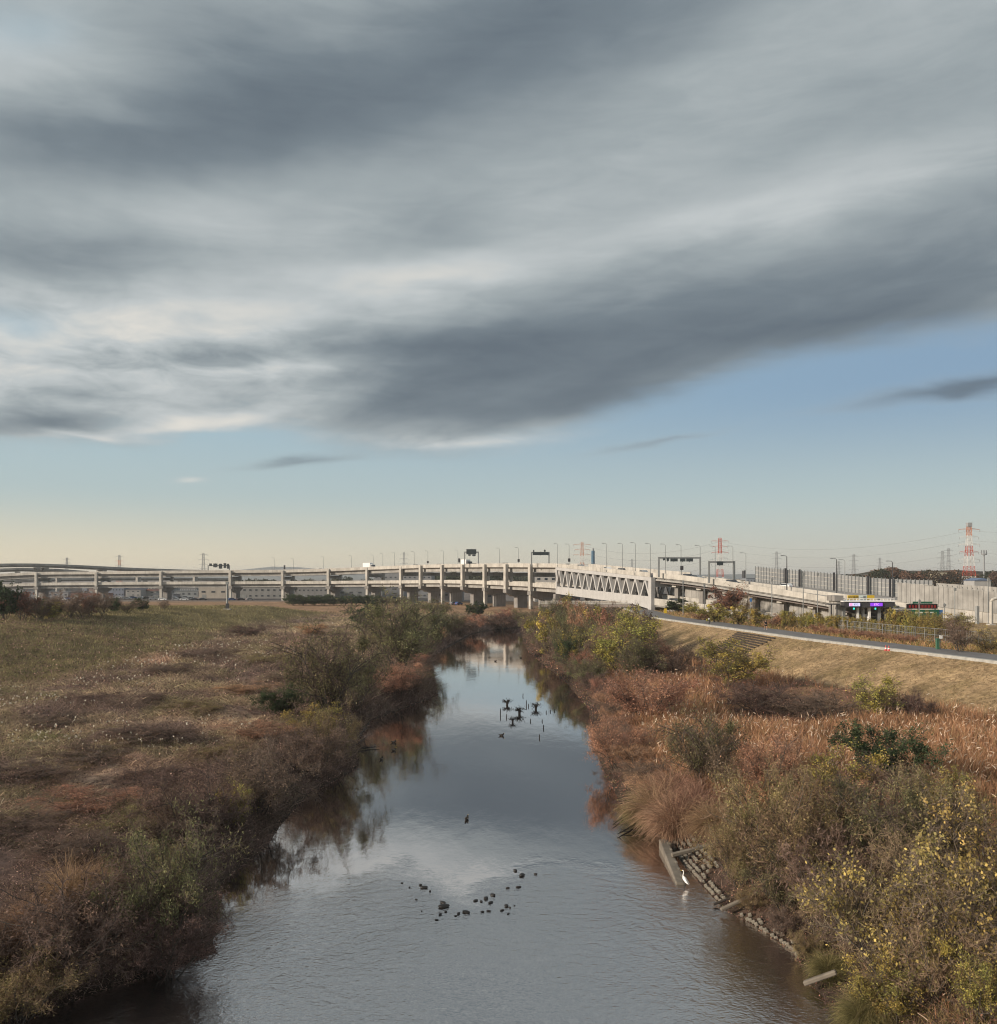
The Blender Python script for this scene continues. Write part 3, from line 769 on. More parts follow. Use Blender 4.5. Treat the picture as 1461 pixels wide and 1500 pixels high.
# --- lower slip road leaving the truss on the right
LR = [(955, 876, 268), (1000, 881, 258), (1060, 888.5, 246), (1110, 895, 238), (1180, 903, 226)]
lp_ = dens([at(*p) for p in LR], 24); ln_, lt_ = away(lp_)
SR = thing('slip_road', 'lower slip road with white parapet coming out of the truss bridge', 'ramp', (lp_[10][0], lp_[10][1], 6.0))
mb = MB(); mb.sweep(lp_, [(0.3, -2.4), (4.8, -2.4), (4.8, -1.1), (0.3, -1.1)], ln_); mb.build('deck', M_CONC2, SR)
mb = MB(); mb.sweep(lp_, [(0.0, -2.0), (0.28, -2.0), (0.28, 0), (0.0, 0)], ln_); mb.build('parapet', M_WHITE if False else M_CONC, SR)
mb = MB(); mb.sweep(lp_, [(0.31, -1.095), (4.7, -1.095), (4.7, -1.02), (0.31, -1.02)], ln_); mb.build('road_surface', M_ROAD, SR)
mb = MB(); mb.sweep(lp_, [(4.35, -1.01), (4.75, -1.01), (4.75, 0.9), (4.35, 0.9)], ln_); mb.build('far_parapet', M_CONC, SR)
mb = MB(); mb.sweep(lp_[2:], [(0.8, -6.5), (4.2, -6.5), (4.2, -2.45), (0.8, -2.45)], ln_[2:]); mb.build('support_wall', M_PIER, SR)

# --- low footbridge under the truss
FB = thing('footbridge', 'low white-railed footbridge crossing the river beneath the truss', 'footbridge', (*at(870, 886, 292)[:2], 5.0))
a, b = at(796, 884, 302), at(948, 884.5, 282)
d = (b - a) / np.linalg.norm(b - a); n_ = np.array([-d[1], d[0], 0])
mb = MB(); mb.bar(a + [0, 0, -0.6], b + [0, 0, -0.6], 3.0, 0.9); mb.build('girder', M_GIRD, FB)
for off in (-1.6, 1.6):
    mb = MB(); mb.bar(a + n_ * off + [0, 0, 0.75], b + n_ * off + [0, 0, 0.75], 0.12, 0.12); mb.build('handrail', M_CONC, FB)
    mb = MB(); mb.bar(a + n_ * off + [0, 0, 0.1], b + n_ * off + [0, 0, 0.1], 0.15, 0.55); mb.build('fascia', M_CONC2, FB)
    for k_ in range(19):
        p = a + (b - a) * (k_ / 18) + n_ * off; mb = MB(); mb.box((p[0], p[1], p[2] + 0.6), (0.12, 0.12, 0.9)); mb.build('rail_post', M_CONC, FB)
for f in (0.06, 0.5, 0.95):
    p = a + (b - a) * f; h = p[2] - 0.9 + 1.0; mb = MB(); mb.box((p[0], p[1], p[2] - 1.0 - h / 2 + 0.0), (1.2, 2.4, h)); mb.build('pier', M_PIER, FB)

# --- farther viaducts behind on the left
def far_viaduct(name, label, pts, wid, colx, z0=2.8, cw=3.0):
    p = dens([at(*q) for q in pts], 40); n, tt = away(p)
    r = thing(name, label, 'viaduct', (p[20][0], p[20][1], z0))
    deck_parts(r, p, n, wid, ('deck', 'parapet'), (M_CONC2, M_CONC2), (1.8, 0.7), 1.1)
    pxs = CX + p[:, 0] / p[:, 1] * F
    for x in colx:
        i = int(np.argmin(abs(pxs - x))); q = p[i] + np.r_[n[i] * wid / 2, 0]; h = q[2] - 2.6 - z0
        c = MB(); c.box((q[0], q[1], z0 + h / 2), (cw, cw * 0.8, h), math.atan2(tt[i][1], tt[i][0])); po = c.build('column', M_CONC2, r)
        c = MB(); c.box((q[0], q[1], q[2] - 3.3), (cw, wid * 0.8, 1.3), math.atan2(tt[i][1], tt[i][0])); c.build('cap', M_CONC2, po)
    return r
far_viaduct('curved_viaduct', 'high curved grey viaduct rising behind the double-deck viaduct at far left', [(-60, 827.5, 600), (0, 825.4, 610), (50, 825.2, 620), (100, 827, 635), (150, 829.5, 655), (200, 832, 680), (260, 834, 710), (330, 836, 750)], 10, (-30, 57, 72, 151, 205, 290))
far_viaduct('branch_viaduct', 'short grey branch viaduct below the high curved one at far left', [(-60, 834, 640), (-10, 833, 640), (30, 831.8, 645), (80, 833, 660), (130, 836.5, 680)], 9, (-20, 24, 90))
far_viaduct('lower_viaduct', 'distant low viaduct seen between the two decks at left', [(-80, 849, 700), (60, 847.5, 720), (170, 846, 740), (260, 846, 760), (345, 847, 780)], 11, (28, 75, 150, 215, 270, 320))

# ================================================================== vegetation
M_LEAF = foliage_mat('leaves', 0.35)
M_GRASS = foliage_mat('grass_blades', 0.3, 1.15, 0.92)
M_BARK = mat('bark', (0.095, 0.08, 0.068), 0.95, var=0.35, scale=3.0)
def unit(v): return v / np.maximum(np.linalg.norm(v, axis=-1, keepdims=True), 1e-6)

def palette(rng, n, cols, w, jit=0.25):
    c = np.array([srgb(*q) for q in cols])[rng.choice(len(cols), n, p=np.array(w) / sum(w))]
    return np.clip(c * (1 + rng.normal(0, jit, (n, 1))), 0.005, 1)

def rhombs(P, size, rng, aspect=0.45, droop=0.0):
    n = len(P); a = unit(rng.normal(size=(n, 3)) + [0, 0, -droop]); b = unit(np.cross(a, rng.normal(size=(n, 3))))
    s = np.asarray(size).reshape(-1, 1) * np.ones((n, 1))
    v = np.stack([P - a * s, P + b * s * aspect, P + a * s, P - b * s * aspect], 1)
    return v.reshape(-1, 3), np.arange(n * 4).reshape(n, 4)

def ribbons(poly, w0, w1, rng):
    """polylines [n,k,3] -> thin strips"""
    n, k, _ = poly.shape
    d = unit(poly[:, -1] - poly[:, 0]); s = unit(np.cross(d, rng.normal(size=(n, 3))))
    w = np.linspace(1, 0, k)[None, :, None] * (np.asarray(w0).reshape(-1, 1, 1) - w1) + w1
    L, R = poly - s[:, None] * w, poly + s[:, None] * w
    v = np.stack([L, R], 2).reshape(n, k * 2, 3)
    q = []
    for j in range(k - 1): q.append([2 * j, 2 * j + 1, 2 * j + 3, 2 * j + 2])
    q = np.array(q)[None] + (np.arange(n) * k * 2)[:, None, None]
    return v.reshape(-1, 3), q.reshape(-1, 4)

def grow(rng, start, d, L, k, wander, up):
    pts = [start]; d = unit(d); L = np.asarray(L).reshape(-1, 1)
    for j in range(k - 1):
        pts.append(pts[-1] + d * L / (k - 1))
        d = unit(d + rng.normal(0, wander, d.shape) + np.array([0, 0, up]))
    return np.stack(pts, 1)

def kids(rng, par, L, per, frac, spread, up, k, tmin=0.25, wander=0.18):
    n, kk, _ = par.shape; idx_ = np.repeat(np.arange(n), per); m = len(idx_)
    t = rng.uniform(tmin, 1, m) * (kk - 1); i0 = np.minimum(t.astype(int), kk - 2); fr = (t - i0)[:, None]
    st = par[idx_, i0] * (1 - fr) + par[idx_, i0 + 1] * fr
    pd = unit(par[idx_, i0 + 1] - par[idx_, i0])
    d = unit(pd * (1 - spread) + unit(rng.normal(size=(m, 3))) * spread + np.array([0, 0, up]))
    LL = np.asarray(L)[idx_] * frac * rng.uniform(0.6, 1.2, m)
    return grow(rng, st, d, LL, k, wander, up * 0.4), LL

def shrub_mesh(seed, cols, w, n0=8, spread=0.55, leaves=5000, leaf=0.028, twigs=5, up=0.15, top=0.0, bare=(96, 82, 74), aspect=0.45,
               kid1=8, kid2=6, jitter=0.035, trunk=0.0, low=0.0):
    """unit-height shrub: returns wood mesh and crown mesh (twigs + leaves)"""
    rng = np.random.default_rng(seed)
    st = rng.normal(0, 0.05, (n0, 3)); st[:, 2] = -0.04
    ang_ = np.arange(n0) / n0 * 2 * np.pi + rng.uniform(0, 1, n0)
    tilt = spread * np.sqrt(rng.uniform(0.05, 1, n0))
    d = np.stack([np.cos(ang_) * tilt, np.sin(ang_) * tilt, np.ones(n0)], -1)
    L0 = rng.uniform(0.72, 1.02, n0)
    p0 = grow(rng, st, d, L0, 6, 0.13, 0.03)
    p1, L1 = kids(rng, p0, L0, kid1, 0.42, 0.5, up, 5, 0.2 + trunk)
    p2, L2 = kids(rng, p1, L1, kid2, 0.45, 0.6, up, 4, 0.15)
    p3, L3 = kids(rng, p2, L2, twigs, 0.5, 0.65, up * 0.5, 2, 0.1)
    mb = MB()
    for q in p0: mb.tube(q, list(np.linspace(0.011, 0.003, 6)), 4)
    wv = [np.array(mb.v)]; wq = [np.array([f for f in mb.f if len(f) == 4])]
    off = len(mb.v)
    v, q = ribbons(p1, 0.006, 0.0025, rng); wv.append(v); wq.append(q + off)
    wood = fast_mesh('stems', np.concatenate(wv), np.concatenate(wq))
    V, Q, C = [], [], []; off = 0
    def push(v, q, c):
        nonlocal off
        V.append(v); Q.append(q + off); C.append(c); off += len(v)
    bc = np.array(srgb(*bare))
    for pp, a_, b_ in ((p2, 0.0034, 0.0018), (p3, 0.0021, 0.0012)):
        v, q = ribbons(pp, a_, b_, rng)
        push(v, q, np.repeat(bc * (1 + rng.normal(0, 0.25, (len(pp), 1))), pp.shape[1] * 2, 0))
    if leaves:
        wt_ = np.repeat(rng.lognormal(0, 1.1, len(p2)), len(p3) // len(p2)); pick = rng.choice(len(p3), leaves, p=wt_ / wt_.sum()); t_ = rng.uniform(0, 1, (leaves, 1))
        P = p3[pick, 0] * (1 - t_) + p3[pick, 1] * t_ + rng.normal(0, jitter, (leaves, 3))
        if low: P[:, 2] *= (1 - low)
        P[:, 2] = np.maximum(P[:, 2], 0.01)
        clump = palette(rng, len(p1), cols, w, 0.28)
        per = len(p3) // len(p1)
        cc = clump[np.minimum(pick // per, len(p1) - 1)] * 0.6 * rng.lognormal(-0.03, 0.26, (leaves, 1)) + palette(rng, leaves, cols, w, 0.45) * 0.4
        v, q = rhombs(P, leaf * rng.uniform(0.45, 1.5, leaves), rng, aspect)
        push(v, q, np.repeat(cc, 4, 0))
    crown = fast_mesh('crown', np.concatenate(V), np.concatenate(Q), np.clip(np.concatenate(C), 0.004, 1))
    wood.materials.append(M_BARK); crown.materials.append(M_LEAF)
    return wood, crown

def tussock_mesh(seed, cols, w, n=3200, width=0.0042):
    rng = np.random.default_rng(seed)
    st = rng.normal(0, 0.10, (n, 3)); st[:, 2] = 0
    a_ = rng.uniform(0, 2 * np.pi, n); tilt = rng.uniform(0.1, 1.0, n)
    d = np.stack([np.cos(a_) * tilt, np.sin(a_) * tilt, np.ones(n)], -1)
    pts = [st]; d = unit(d); L = rng.uniform(0.6, 1.15, n)[:, None]
    for j in range(4):
        pts.append(pts[-1] + d * L / 4); d = unit(d + np.array([0, 0, -0.5]) + rng.normal(0, 0.14, d.shape))
    poly = np.stack(pts, 1); poly[:, :, 2] = np.maximum(poly[:, :, 2], 0.0)
    v, q = ribbons(poly, width * rng.uniform(0.6, 1.3, n), 0.0015, rng)
    me = fast_mesh('blades', v, q, np.repeat(palette(rng, n, cols, w, 0.25), 10, 0)); me.materials.append(M_GRASS)
    return me

OLIVE = [(104, 104, 70), (122, 118, 78), (86, 86, 60), (134, 122, 82)]
GREYOL = [(130, 120, 74), (144, 128, 78), (106, 100, 64), (126, 104, 74)]
YEL = [(150, 140, 58), (170, 148, 50), (118, 118, 56), (134, 108, 60)]
GOLD = [(176, 146, 64), (154, 126, 60), (128, 114, 64), (108, 98, 60)]
EVER = [(58, 72, 48), (70, 84, 54), (48, 60, 44), (82, 92, 60)]
PLUM = [(112, 90, 78), (96, 78, 68), (128, 102, 84), (102, 92, 68)]
RUST = [(164, 114, 82), (146, 100, 74), (172, 128, 94), (124, 94, 72)]
REDB = [(140, 88, 62), (122, 80, 62), (112, 76, 66), (132, 104, 72)]
KIND = {
    'willow': [shrub_mesh(s, OLIVE, (3, 3, 2, 1), 9, 0.62, 6500, 0.022, 5, 0.16, aspect=0.3) for s in (1, 2, 3)],
    'thin': [shrub_mesh(s, GREYOL, (3, 3, 2, 2), 10, 0.75, 5200, 0.018, 7, 0.12, aspect=0.35, bare=(116, 102, 92)) for s in (4, 5, 6)],
    'yellow': [shrub_mesh(s, YEL, (3, 2, 3, 2), 8, 0.7, 4200, 0.028, 5, 0.1, aspect=0.55) for s in (7, 8, 9)],
    'gold': [shrub_mesh(s, GOLD, (3, 2, 2, 2), 9, 0.85, 2600, 0.026, 6, 0.05, aspect=0.65, bare=(112, 94, 84)) for s in (10, 11)],
    'evergreen': [shrub_mesh(s, EVER, (3, 3, 2, 1), 8, 0.7, 8000, 0.030, 5, 0.1, aspect=0.5) for s in (12, 13)],
    'plum': [shrub_mesh(s, PLUM, (3, 3, 2, 1), 10, 0.9, 4500, 0.024, 7, 0.02, aspect=0.45, bare=(104, 86, 78)) for s in (14, 15, 16)],
    'rust': [shrub_mesh(s, RUST, (3, 3, 2, 1), 10, 0.8, 6500, 0.024, 5, 0.08, aspect=0.35, bare=(128, 96, 80)) for s in (17, 18, 19)],
    'redbrown': [shrub_mesh(s, REDB, (3, 3, 2, 1), 8, 0.6, 6000, 0.026, 5, 0.12, aspect=0.5, bare=(108, 88, 84)) for s in (20, 21)],
    'bare': [shrub_mesh(s, [(128, 108, 90), (112, 94, 82)], (1, 1), 10, 0.6, 900, 0.02, 10, 0.16, bare=(122, 101, 84)) for s in (22, 23)],
    'pale': [shrub_mesh(s, GREYOL, (1, 1, 1, 1), 8, 0.85, 700, 0.018, 9, 0.1, bare=(138, 116, 90), aspect=0.4) for s in (24, 25)],
}
NEAR = {   # finer leaves for the plants close to the bridge
    'willow': [shrub_mesh(s, OLIVE, (3, 3, 2, 1), 10, 0.62, 14000, 0.0135, 8, 0.16, aspect=0.3, kid1=9) for s in (41, 42)],
    'thin': [shrub_mesh(s, GREYOL, (3, 3, 2, 2), 12, 0.8, 12500, 0.0125, 9, 0.12, aspect=0.4, bare=(126, 106, 80), kid1=9) for s in (43, 44)],
    'yellow': [shrub_mesh(s, YEL, (3, 2, 3, 2), 9, 0.75, 9500, 0.0155, 8, 0.1, aspect=0.55) for s in (45, 46)],
    'gold': [shrub_mesh(s, GOLD, (3, 2, 2, 2), 11, 0.9, 4300, 0.0155, 11, 0.05, aspect=0.7, bare=(118, 102, 88), kid1=9) for s in (47, 48)],
    'evergreen': [shrub_mesh(s, EVER, (3, 3, 2, 1), 9, 0.75, 15000, 0.018, 7, 0.1, aspect=0.5) for s in (49,)],
    'plum': [shrub_mesh(s, PLUM, (3, 3, 2, 1), 12, 1.0, 9000, 0.0125, 12, 0.02, aspect=0.45, bare=(104, 86, 78), kid1=9) for s in (50, 51)],
    'rust': [shrub_mesh(s, RUST, (3, 3, 2, 1), 11, 0.85, 13000, 0.0135, 8, 0.08, aspect=0.35, bare=(128, 100, 84), kid1=9) for s in (52, 53)],
}
TUSS = [tussock_mesh(31, [(160, 126, 102), (140, 108, 88), (170, 140, 114), (120, 96, 80)], (3, 3, 2, 2)),
        tussock_mesh(32, [(164, 136, 102), (144, 118, 90), (118, 100, 78)], (2, 2, 1)),
        tussock_mesh(33, [(104, 98, 62), (124, 112, 74), (90, 80, 60)], (2, 2, 1))]

def hit(x, y):
    """photo pixel -> point where its ray meets the terrain"""
    d = np.linspace(22, 700, 6000); X = (x - CX) / F * d; Z = CAMZ - (y - HY) / F * d
    g = np.maximum(terrain(X, d), 0.0); k_ = np.nonzero(Z <= g)[0]
    i = k_[0] if len(k_) else -1
    return np.array([X[i], d[i], g[i]])

def shrub(kind, P, height, width, label, group=None, name='shrub', cat='shrub', rng=np.random.default_rng(5)):
    lib = NEAR if (P[1] < 150 and kind in NEAR) else KIND
    v = lib[kind][int(rng.integers(0, len(lib[kind])))]
    o = thing(name, label, cat, (P[0], P[1], P[2] - 0.05), float(rng.uniform(0, 6.28)), group)
    o.scale = (width / 1.15, width / 1.15, height)
    for nm, me in (('stems', v[0]), ('crown', v[1])):
        c = bpy.data.objects.new(nm, me); COL.objects.link(c); c.parent = o
    return o
def shrub_px(kind, x, yb, yt, w, label, **kw):
    P = hit(x, yb); s = P[1] / F
    return shrub(kind, P, (yb - yt) * s, w * s, label, **kw)

# ---- single shrubs and trees picked out in the photo
HERO = [
    # kind, column, base row, top row, width, label
    ('willow', 232, 1418, 1218, 165, 'grey-green twiggy shrub hanging over the water at lower left'),
    ('plum', 245, 1432, 1320, 140, 'bare brown bramble at the foot of the grey-green shrub at lower left'),
    ('plum', 95, 1440, 1290, 200, 'dark bramble mound on the bank at the lower left edge'),
    ('thin', 25, 1500, 1400, 130, 'pale leafy weed clump in the lower left corner'),
    ('yellow', 345, 1215, 1150, 60, 'small yellow-green bush on the dark vine bank at left'),
    ('plum', 280, 1240, 1130, 130, 'dark plum bramble above the dark cove on the left bank'),
    ('plum', 375, 1190, 1095, 130, 'purple-brown bramble overhanging the left bank cove'),
    ('plum', 455, 1135, 1065, 100, 'dark bramble at the tip of the left bank vine slope'),
    ('thin', 490, 1118, 1045, 66, 'drooping twiggy bush at the water edge below the small willow'),
    ('yellow', 465, 1090, 1042, 80, 'yellow-flecked bush below the small willow on the left bank'),
    ('willow', 482, 1062, 922, 145, 'small olive willow with dark forked stems on the left bank'),
    ('willow', 522, 1040, 950, 84, 'thin olive willow leaning right beside the small willow'),
    ('willow', 588, 985, 878, 135, 'largest rounded willow on the left bank above the river'),
    ('willow', 620, 962, 884, 80, 'dense dark willow right behind the largest rounded willow'),
    ('rust', 578, 1020, 972, 84, 'rust-brown bush on the small point of the left bank'),
    ('plum', 606, 1012, 978, 50, 'dark low bush dipping into the water on the left point'),
    ('evergreen', 412, 1050, 1008, 60, 'bright green weed patch on the field left of the willows'),
    ('evergreen', 538, 921, 890, 55, 'dark green round bush at the far end of the left field'),
    ('willow', 655, 930, 898, 60, 'olive bush at the far left river bend'),
    ('plum', 672, 930, 905, 50, 'brown bush at the water edge of the far left bend'),
    ('evergreen', 700, 905, 884, 30, 'dark round tree on the far bank below the viaduct'),
    ('willow', 640, 903, 882, 50, 'olive bush on the far bank behind the willows'),
    ('rust', 690, 922, 900, 60, 'rust-coloured bush closing the far end of the river'),
    ('plum', 735, 922, 898, 60, 'brown bush in the middle of the far river bank'),
    ('rust', 745, 912, 893, 50, 'reddish bush on the far bank under the pylon row'),
    ('willow', 775, 925, 893, 50, 'olive bush where the right bank meets the far bank'),
    ('yellow', 915, 992, 925, 110, 'large yellow-green bush on the right bank'),
    ('evergreen', 840, 985, 935, 40, 'dark green bush hanging to the water on the right bank'),
    ('yellow', 1070, 1005, 948, 110, 'yellow-green bush above the dark vine hollow on the right bank'),
    ('willow', 1030, 1160, 1045, 115, 'olive domed shrub in the middle of the right bank'),
    ('bare', 1045, 1165, 1080, 100, 'bare grey-brown shrub below the olive domed shrub'),
    ('yellow', 1285, 1055, 997, 90, 'yellow-leaved bush at the foot of the straw slope'),
    ('plum', 1330, 1058, 1015, 70, 'dark bramble beside the yellow-leaved bush at the straw slope'),
    ('evergreen', 1292, 1155, 1070, 105, 'dark evergreen bush among the pink reeds'),
    ('bare', 1310, 1190, 1125, 120, 'bare grey thicket in front of the dark evergreen bush'),
    ('yellow', 1225, 1190, 1105, 110, 'bright yellow-green bush left of the dark evergreen'),
    ('rust', 1130, 1180, 1080, 110, 'reddish thin shrub with dark stems beside the olive dome'),
    ('thin', 1125, 1275, 1140, 140, 'grey-olive thicket behind the concrete groyne'),
    ('thin', 1190, 1310, 1150, 170, 'grey-olive twiggy shrub in the middle of the right foreground'),
    ('pale', 1125, 1305, 1190, 130, 'pale bare thicket over the block revetment'),
    ('bare', 1210, 1365, 1230, 140, 'bare dark-stemmed shrub over the second stretch of blocks'),
    ('willow', 1290, 1300, 1150, 150, 'olive shrub under the dark evergreen on the right'),
    ('thin', 1380, 1280, 1140, 150, 'grey twiggy shrub at the right edge above the golden bush'),
    ('gold', 1420, 1330, 1180, 150, 'golden-leaved bush at the right edge'),
    ('gold', 1300, 1430, 1270, 170, 'yellow-leaved vine shrub in the right foreground'),
    ('gold', 1410, 1440, 1260, 170, 'large yellow-leaved bush in the lower right foreground'),
    ('pale', 1285, 1440, 1300, 130, 'bare grey thicket left of the yellow vine shrub'),
    ('pale', 1370, 1480, 1330, 150, 'tangle of bare stems in the lower right foreground'),
    ('yellow', 1310, 1500, 1420, 110, 'low yellow-green bush near the bottom right corner'),
    ('yellow', 1440, 1500, 1400, 100, 'yellow-green bush in the bottom right corner'),
    ('plum', 1190, 1320, 1240, 80, 'dark stem tangle above the fallen beam'),
    ('thin', 1085, 1300, 1205, 100, 'olive twiggy shrub right above the groyne beam'),
    ('willow', 1150, 1345, 1235, 110, 'olive shrub over the gap between the two block rows'),
    ('willow', 1230, 1270, 1160, 140, 'broad olive shrub in the heart of the right thicket'),
    ('pale', 1195, 1375, 1280, 90, 'bare twig tangle over the lower blocks of the right bank'),
    ('thin', 1245, 1390, 1290, 110, 'grey-olive twigs above the lower blocks of the right bank'),
    ('plum', 1270, 1400, 1290, 130, 'dark brown stem thicket between the bare shrubs in the right foreground'),
    ('pale', 1330, 1360, 1220, 150, 'pale bare stems behind the yellow vine shrub'),
    ('rust', 1250, 1235, 1150, 110, 'pinkish dry shrub in the right middle ground'),
    ('rust', 905, 1130, 1060, 90, 'rust-tan reedy bush above the water on the right bank'),
    ('rust', 950, 1060, 985, 120, 'large rust-tan reedy mound on the right bank'),
    ('yellow', 1390, 1200, 1140, 80, 'yellow-green bush near the right edge by the pink reeds'),
    ('plum', 1110, 1045, 1000, 110, 'dark plum bramble in the vine hollow below the straw slope'),
    ('plum', 1190, 1052, 1015, 120, 'low dark bramble right of the vine hollow'),
    ('thin', 1095, 1335, 1300, 50, 'small olive tuft of twigs above the sloping beam on the right bank'),
    ('plum', 1150, 1372, 1330, 60, 'small brown bramble behind the lower block row'),
    ('thin', 1180, 1405, 1365, 50, 'small olive tuft at the lower end of the block row'),
    # beyond the left levee
    ('evergreen', 6, 908, 860, 48, 'tall green tree at the far left edge behind the levee'),
    ('redbrown', 34, 908, 870, 54, 'red autumn tree at far left behind the grass levee'),
    ('bare', 58, 908, 878, 60, 'bare purple tree right of the red autumn tree'),
    ('evergreen', 57, 904, 880, 26, 'dark green tree between the bare trees at far left'),
    ('bare', 102, 906, 869, 54, 'bare purple tree in the middle of the far left row'),
    ('evergreen', 84, 902, 881, 24, 'small dark green tree in the far left row'),
    ('redbrown', 132, 903, 874, 36, 'red-brown tree right of the bare purple trees'),
    ('bare', 120, 906, 874, 46, 'bare bushy tree beside the red-brown tree'),
    ('bare', 152, 902, 871, 42, 'tall bare grey tree in the far left row'),
    ('evergreen', 166, 898, 879, 22, 'dark green tree right of the bare grey tree'),
    ('bare', 186, 898, 880, 38, 'low bare bush near the right end of the far left row'),
    ('evergreen', 208, 895, 879, 22, 'dark green tree closing the far left row'),
    ('bare', 240, 893, 880, 20, 'lone purple bush in the brown field'),
    ('yellow', 75, 908, 886, 44, 'olive-brown bush in front of the far left trees'),
    # beyond the path on the right
    ('evergreen', 990, 897, 880, 34, 'green bush beside the truss bridge pier'),
    ('yellow', 1015, 900, 886, 40, 'yellow-green bush right of the truss pier'),
    ('redbrown', 1062, 905, 866, 56, 'brown-leaved tree in front of the slip road'),
    ('pale', 1088, 902, 866, 46, 'pale bare tree in front of the concrete wall'),
    ('yellow', 1050, 912, 889, 44, 'green-yellow bush by the path in front of the brown tree'),
    ('yellow', 1085, 915, 892, 44, 'leafy bush by the path below the pale bare tree'),
    ('yellow', 1108, 918, 896, 36, 'yellowish bush by the path left of the walker'),
    ('rust', 1140, 918, 900, 40, 'rust bush beside the path right of the walker'),
    ('rust', 1030, 908, 895, 40, 'low brown bush along the path edge near the truss'),
    ('gold', 1447, 955, 922, 44, 'golden bush by the path at the right edge'),
    ('bare', 1405, 955, 912, 70, 'dark bare-stemmed bush by the path near the post'),
    ('yellow', 1395, 940, 906, 70, 'green-topped bush behind the dark bare bush by the path'),
]
for kd, x, yb, yt, w, lab in HERO:
    nm = 'tree' if ('tree' in lab or kd == 'willow' and 'willow' in lab.split(' on')[0] and 'shrub' not in lab) else 'shrub'
    shrub_px(kd, x, yb, yt, w, lab, name='willow_tree' if 'willow' in lab.split(' on')[0].split(' below')[0].split(' beside')[0].split(' behind')[0] else nm, cat='tree' if nm == 'tree' or ('willow' in lab.split(' below')[0].split(' beside')[0]) else 'shrub')

# ---- thicket along the right bank, shrub by shrub
NAMES = {'willow': 'olive', 'rust': 'rust-brown', 'plum': 'purple-brown', 'yellow': 'yellow-green', 'bare': 'bare grey', 'thin': 'grey-olive', 'redbrown': 'reddish'}
r6 = np.random.default_rng(77)
seq = ['willow', 'yellow', 'plum', 'willow', 'rust', 'willow', 'yellow', 'plum', 'willow', 'rust', 'willow', 'bare']
cnt = {}
yy = 250.0; k_ = 0
while yy > 118:
    for off in (2.6, 7.0, 11.5, 16.5):
        if off > 12 and yy < 150: continue
        kd = seq[(k_ * 5 + int(off)) % len(seq)]; k_ += 1
        x = float(right_x(yy)) + off + r6.uniform(-1, 1); y = yy + r6.uniform(-3, 3)
        if x > path_x(y) - 7: continue
        cnt[kd] = cnt.get(kd, 0) + 1
        hgt = r6.uniform(5.6, 8.2) * (0.8 if off < 3 else 1.0) * (1.0 if yy > 140 else 0.8)
        shrub(kd, (x, y, tz(x, y)), hgt, r6.uniform(5.2, 7.4), '%s thicket shrub, %s of its colour along the right bank from the footbridge' % (NAMES[kd], ORD[cnt[kd] - 1]), 'thicket along the right bank', rng=r6)
    yy -= 9.5
# ---- bank bushes lining the waters edge nearer
for side, y0, y1, st in (('right', 62, 118, 5.0), ('right', 120, 252, 7.5), ('left', 34, 64, 5.0), ('left', 126, 250, 11.0)):
    y = y0; cnt2 = 0
    while y < y1:
        kd = (['rust', 'plum', 'rust'] if side == 'right' and y1 < 120 else ['plum', 'willow', 'bare'] if side == 'right' else ['plum', 'plum', 'thin'] if y1 < 100 else ['willow', 'plum', 'rust'])[cnt2 % 3]
        x = float(right_x(y)) + 2.2 if side == 'right' else float(left_x(y)) - 2.6
        far_ = ' far' if y1 >= 250 else ''
        shrub(kd, (x, y, tz(x, y)), r6.uniform(1.5, 2.3) * (1.5 if far_ else 1), r6.uniform(2.8, 4.0) * (1.4 if far_ else 1), '%s waterside bush, %s along the%s %s bank from the camera' % (NAMES[kd], ORD[cnt2], far_, side), 'waterside bushes', rng=r6)
        y += st; cnt2 += 1
# ---- low hedge row on the far plain below the viaduct
for i, x in enumerate(range(430, 596, 15)):
    shrub_px('evergreen' if i < 9 else 'willow', x, 887 - (i > 9) * -2, 873 + (i % 3), 30, 'dark green hedge bush, %s from the left below the viaduct piers' % ORD[i], group='hedge on the far plain', name='hedge_bush', cat='bush', rng=r6)
# ---- hedge along the toll-gate fence
hx = list(range(1150, 1300, 13)) + list(range(1306, 1390, 9))
for i, x in enumerate(hx):
    yb = 915 + (x - 1150) * 0.085
    shrub_px('yellow', x, yb + 4, yb - (18 if x < 1300 else 30) + (i % 3), 20 if x < 1300 else 26, 'yellow-green hedge shrub, %s from the left along the toll-gate fence' % ORD[i], group='hedge along the fence', name='hedge_bush', cat='bush', rng=r6)
for i, x in enumerate(range(1195, 1345, 14)):
    yb = 925 + (x - 1195) * 0.1
    shrub_px('rust', x, yb + 3, yb - 9, 24, 'low rust-brown bush, %s from the left between path and hedge' % ORD[i], group='low brown bushes by the path', name='low_bush', cat='bush', rng=r6)
